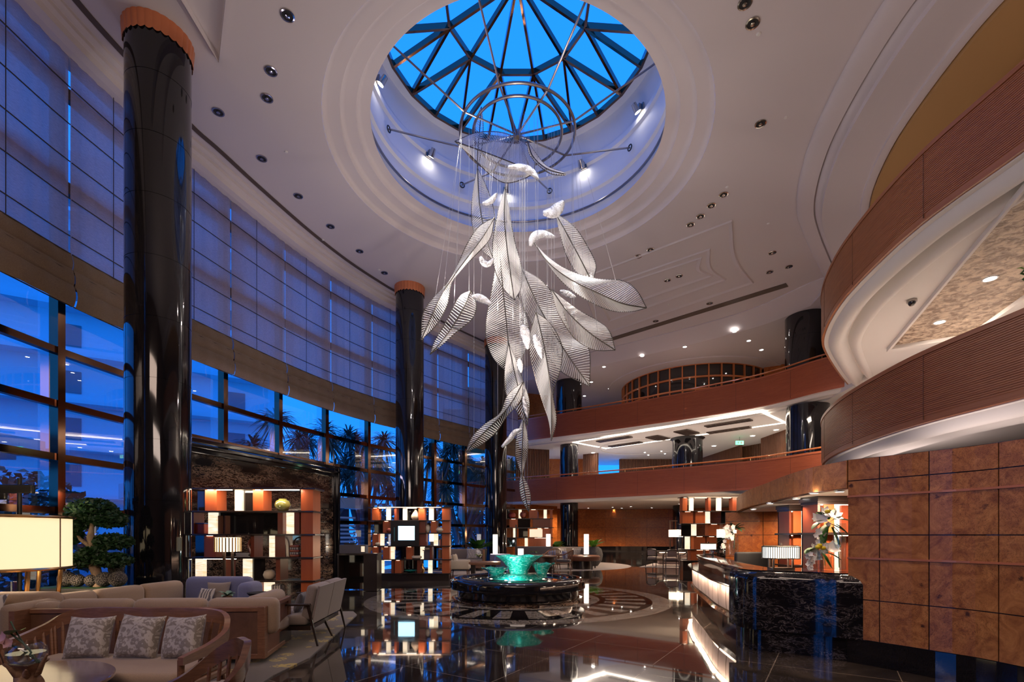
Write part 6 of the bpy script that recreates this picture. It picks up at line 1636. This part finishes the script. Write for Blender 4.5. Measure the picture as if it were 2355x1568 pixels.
wl('central upright pointed leaf hanging from the bright drum spotlight', 12.4, [(1162, 430), (1160, 500), (1166, 570), (1174, 630), (1183, 690)], [(1162, 430), (1145, 490), (1133, 560), (1137, 615), (1156, 660), (1183, 690)], [(1162, 430), (1173, 500), (1185, 560), (1199, 615), (1198, 660), (1183, 690)], .25)
wl('long twisted leaf sweeping out farthest towards the windows', 12.6, [(1137, 500), (1110, 545), (1075, 592), (1040, 640), (1013, 685), (990, 733), (969, 781)], [(1137, 500), (1100, 523), (1072, 565), (1050, 615), (1028, 652), (998, 684), (973, 722), (969, 781)], [(1137, 500), (1127, 548), (1095, 585), (1062, 618), (1038, 652), (1028, 700), (1005, 745), (969, 781)], .2)
wl('small leaf hanging on the window side of the cluster, below the long twisted leaf', 12.2, [(1083, 668), (1065, 710), (1036, 758), (1010, 792), (989, 815)], [(1083, 668), (1060, 680), (1040, 712), (1019, 752), (999, 787), (989, 815)], [(1083, 668), (1095, 700), (1086, 733), (1050, 763), (1016, 793), (989, 815)], .15)
wl('broad leaf hanging in the centre of the cluster under the upright pointed one', 12.55, [(1148, 565), (1156, 660), (1165, 745), (1170, 805), (1173, 860)], [(1146, 565), (1136, 640), (1121, 720), (1118, 775), (1136, 825), (1173, 860)], [(1148, 565), (1178, 650), (1205, 712), (1217, 765), (1204, 815), (1173, 860)], .35)
wl('large broad leaf reaching to the balcony side with a sharp tip', 12.8, [(1200, 617), (1232, 690), (1265, 750), (1305, 815), (1356, 888)], [(1200, 617), (1200, 690), (1225, 750), (1255, 808), (1292, 855), (1356, 888)], [(1200, 617), (1250, 650), (1288, 702), (1318, 775), (1354, 803), (1356, 888)], .4)
wl('very long drooping leaf of the centre with tip below the upper balcony', 12.3, [(1233, 718), (1250, 790), (1262, 860), (1268, 935), (1268, 1013)], [(1233, 718), (1217, 790), (1231, 868), (1250, 930), (1263, 970), (1268, 1013)], [(1233, 718), (1266, 745), (1292, 795), (1288, 850), (1272, 905), (1279, 965), (1268, 1013)], .3)
wl('leaf stretching to the balcony side above the large broad leaf', 12.15, [(1268, 665), (1305, 716), (1352, 762), (1415, 805)], [(1268, 665), (1285, 722), (1322, 778), (1367, 804), (1415, 805)], [(1268, 665), (1322, 708), (1375, 738), (1402, 763), (1415, 805)], .25)
wl('upright leaf on the balcony side hanging below the rounded crystal petal', 12.7, [(1278, 490), (1308, 545), (1332, 590), (1356, 637)], [(1278, 490), (1290, 545), (1305, 592), (1330, 630), (1360, 638)], [(1278, 490), (1322, 523), (1352, 568), (1370, 608), (1366, 638)], .25)
wl('long curved leaf sweeping out farthest towards the balconies', 12.0, [(1228, 558), (1260, 602), (1310, 641), (1370, 671), (1430, 697), (1487, 708)], [(1228, 558), (1252, 592), (1290, 645), (1340, 684), (1402, 713), (1452, 716), (1487, 708)], [(1228, 558), (1262, 594), (1310, 622), (1370, 641), (1430, 645), (1464, 668), (1487, 708)], .35)
wl('small curled leaf beside the steel rings on the balcony side', 12.1, [(1213, 325), (1226, 360), (1258, 388), (1301, 401)], [(1213, 325), (1217, 352), (1236, 377), (1266, 399), (1301, 403)], [(1213, 325), (1232, 352), (1256, 381), (1283, 392), (1301, 398)], .1)
wl('leaf hanging below the broad centre leaf, pointing down', 12.35, [(1170, 790), (1182, 850), (1195, 905), (1213, 978)], [(1170, 790), (1161, 850), (1163, 900), (1180, 935), (1213, 978)], [(1170, 790), (1192, 845), (1206, 885), (1217, 925), (1213, 978)], .15)
wl('long twisted lower leaf swinging towards the windows', 12.1, [(1203, 878), (1180, 920), (1153, 955), (1118, 990), (1090, 1018), (1072, 1040)], [(1203, 878), (1168, 908), (1150, 950), (1112, 978), (1084, 1008), (1072, 1040)], [(1203, 878), (1197, 920), (1165, 957), (1143, 990), (1110, 1020), (1072, 1040)], .15)
wl('leaf near the bottom of the cluster, just above the lowest one', 12.45, [(1204, 958), (1202, 1010), (1200, 1055), (1200, 1092)], [(1204, 958), (1188, 1005), (1187, 1050), (1200, 1092)], [(1204, 958), (1214, 1015), (1209, 1060), (1200, 1092)], .1)
wl('lowest leaf of the whole cluster with tip above the fountain', 12.45, [(1199, 1086), (1205, 1120), (1210, 1150), (1216, 1176)], [(1199, 1086), (1195, 1118), (1201, 1150), (1216, 1176)], [(1199, 1086), (1212, 1112), (1220, 1145), (1216, 1176)], .08)
def crystal(label, Y, mid, w, tw=.05):
    pts = spline([(*p,) for p in mid], 14); t0 = plane_at(*pts[7], Y)
    t = thing('crystal_petal', label, 'chandelier petal', t0, 0, 'frosted crystal petals of the chandelier')
    s_ = Y/F; rows = []
    for i, p in enumerate(pts):
        u = i/14; q = Vector(pts[min(i+1, 14)])-Vector(pts[max(i-1, 0)]); nn_ = Vector((-q.y, q.x)).normalized()
        ww = w*math.sin(pi*min(.97, .06+u*.92))**.65; row = []
        for j in range(7):
            v_ = j/6*2-1; x = p[0]+nn_.x*ww/2*v_; y = p[1]+nn_.y*ww/2*v_
            row.append(plane_at(x, y, Y+tw*v_*v_+.03*math.sin(i*1.7+j))-t0)
        rows.append(row)
    obj('petal', MB().grid(rows), M['crystal'], t, sharp=0, solid=.012)
    g = t0; top = Vector((SKY[0]+(g.x-SKY[0])*.8, SKY[1]+(g.y-SKY[1])*.8, HZ))-t0
    if top.z > 0: obj('suspension_wire', MB().tube([(0, 0, 0), top], .0035, 3), M['wire'], t)
cr = crystal
cr('crystal petal over the flat topmost leaf', 11.75, [(1168, 384), (1200, 385), (1222, 395), (1238, 412)], 18)
cr('tiny crystal petal on the window side of the upright leaves', 12.1, [(1110, 468), (1128, 463), (1143, 444)], 14)
cr('rounded crystal petal crowning the upright balcony side leaf', 12.2, [(1249, 490), (1272, 489), (1284, 478), (1296, 462)], 28)
cr('crescent crystal petal at the root of the long curved leaf', 12.3, [(1220, 566), (1228, 545), (1248, 538), (1276, 545)], 20)
cr('hook shaped crystal petal beside the central leaves', 12.1, [(1104, 590), (1112, 604), (1124, 607), (1136, 594)], 14)
cr('flat crystal petal at the top of the small window side leaf', 12.0, [(1086, 682), (1105, 686), (1130, 700)], 18)
cr('lone flat crystal petal hanging on the balcony side under the curved leaf', 12.3, [(1288, 669), (1306, 676), (1324, 684)], 14)
cr('crystal petal in front of the broad centre leaves', 11.8, [(1200, 748), (1209, 770), (1214, 803)], 22)
cr('crystal petal on the very long drooping leaf', 11.7, [(1228, 770), (1238, 795), (1247, 825)], 18)
cr('small crystal petal above the lower twisted leaf', 11.9, [(1194, 824), (1196, 840), (1199, 857)], 14)
cr('curved crystal petal near the bottom of the cluster', 12.0, [(1154, 1028), (1172, 1010), (1185, 993), (1200, 987)], 12)
cr('narrow crystal petal between the lower leaves', 12.0, [(1204, 912), (1208, 935), (1213, 960)], 10)
# ================================================= outside the windows
prop(obj('ground', MB().box((-40, 20, -.35), (63, 110, .3)), M['paving']), kind='structure')
COL.objects['ground']['kind'] = 'structure'
t = thing('building', 'pale rendered apartment building with balconies beyond the windows', 'building', (-34, 40, 0), .55)
obj('wall', MB().box((0, 0, 14), (26, 14, 28)), M['outwall'], t)
for k in range(8):
    for j in range(5):
        obj('window', MB().box((-10+5*j, -7.02, 2.5+3.2*k), (1.2, .1, 1.5)), M['paving'], t)
    obj('balcony_band', MB().box((0, -7.6, 1.0+3.2*k), (26, 1.2, .25)), M['outwall'], t)
t = thing('entrance_canopy', 'flat pale entrance canopy roof on posts outside the front windows', 'canopy', (-20.5, 9.5, 0))
obj('roof', MB().box((0, 0, 4.55), (9, 15, .5)), M['outwall'], t)
obj('lower_eave', MB().box((0, 0, 4.2), (8, 14, .2)), M['outwall'], t)
for y in (-6.5, 0, 6.5):
    for x in (-3, 3): obj('post', MB().box((x, y, 2.1), (.4, .4, 4.1)), M['outwall'], t)
t = thing('louvred_fence', 'pale louvred fence outside the window behind the concierge desk', 'fence', (-9.3, 18.4, 0), .9)
mb = MB()
for k in range(13): mb.box((0, 0, .3+.17*k), (8, .05, .08))
obj('louvre', mb, M['outwall'], t); obj('top_band', MB().box((0, 0, 2.95), (8.4, .6, .45)), M['outwall'], t); obj('backing', MB().box((0, .5, 1.4), (8, .1, 2.8)), M['outdark'], t)
def dracaena(label, x, y, h, n, seed):
    random.seed(seed); t = thing('dracaena_tree', label, 'tree', (x, y, 0)); tr = MB(); lf = MB()
    for k in range(n):
        a = k*2.4+seed; r = random.uniform(.5, 2.2); hz = h*random.uniform(.55, 1.0)
        P_ = [(.1*math.cos(a), .1*math.sin(a), 0), (.25*r*math.cos(a), .25*r*math.sin(a), hz*.35), (.7*r*math.cos(a), .7*r*math.sin(a), hz*.7), (r*math.cos(a), r*math.sin(a), hz)]
        P_ = spline(P_, 8); tr.tube(P_, [lerp(.13, .05, i/8) for i in range(9)], 6)
        c = Vector(P_[-1])
        for _ in range(110):
            d = Vector((random.gauss(0, 1), random.gauss(0, 1), random.gauss(.35, .8))).normalized(); leafblade(lf, c, d, random.uniform(.7, 1.15), .07, .5, 3)
    obj('trunk', tr, M['barko'], t); obj('foliage', lf, M['leafo'], t)
for i, (x, y, h, n, l_) in enumerate([(-8.3, 20.3, 6.0, 11, 'spiky dracaena tree outside the window just past the marble partition'), (-7.0, 23.4, 6.2, 12, 'spiky dracaena tree outside, seen just before the second column'), (-4.9, 25.9, 6.4, 12, 'spiky dracaena tree outside, seen just past the second column'), (-2.9, 28.2, 6.4, 12, 'spiky dracaena tree outside, seen before the farthest column'), (-1.9, 31.0, 6.4, 8, 'farthest spiky dracaena tree outside the window end')]):
    dracaena(l_, x, y, h, n, i+2)
def bush(label, x, y, r, h, seed):
    random.seed(seed); t = thing('bush', label, 'bush', (x, y, 0)); mb = MB(); cloud(mb, (0, 0, h*.55), (r, r, h*.5), 1500, .13); obj('foliage', mb, M['leafo'], t); obj('stem', MB().tube([(0, 0, 0), (0, 0, h*.5)], .06, 6), M['barko'], t)
for i, (x, y, r, h, l_) in enumerate([(-11.5, 11.5, 1.6, 3.0, 'leafy bush outside the window behind the bonsai tree'), (-11.8, 8.2, 1.5, 2.6, 'leafy bush outside the window behind the big drum lamp'), (-7.2, 27.5, 1.6, 3.2, 'leafy bush under the dracaenas past the second column'), (-4.6, 30.5, 1.7, 3.4, 'leafy bush under the dracaenas before the farthest column'), (-2.2, 32.6, 1.6, 3.2, 'leafy bush at the far window end'), (-10.5, 25, 1.8, 3.0, 'leafy bush far behind the dracaenas')]):
    bush(l_, x, y, r, h, 20+i)
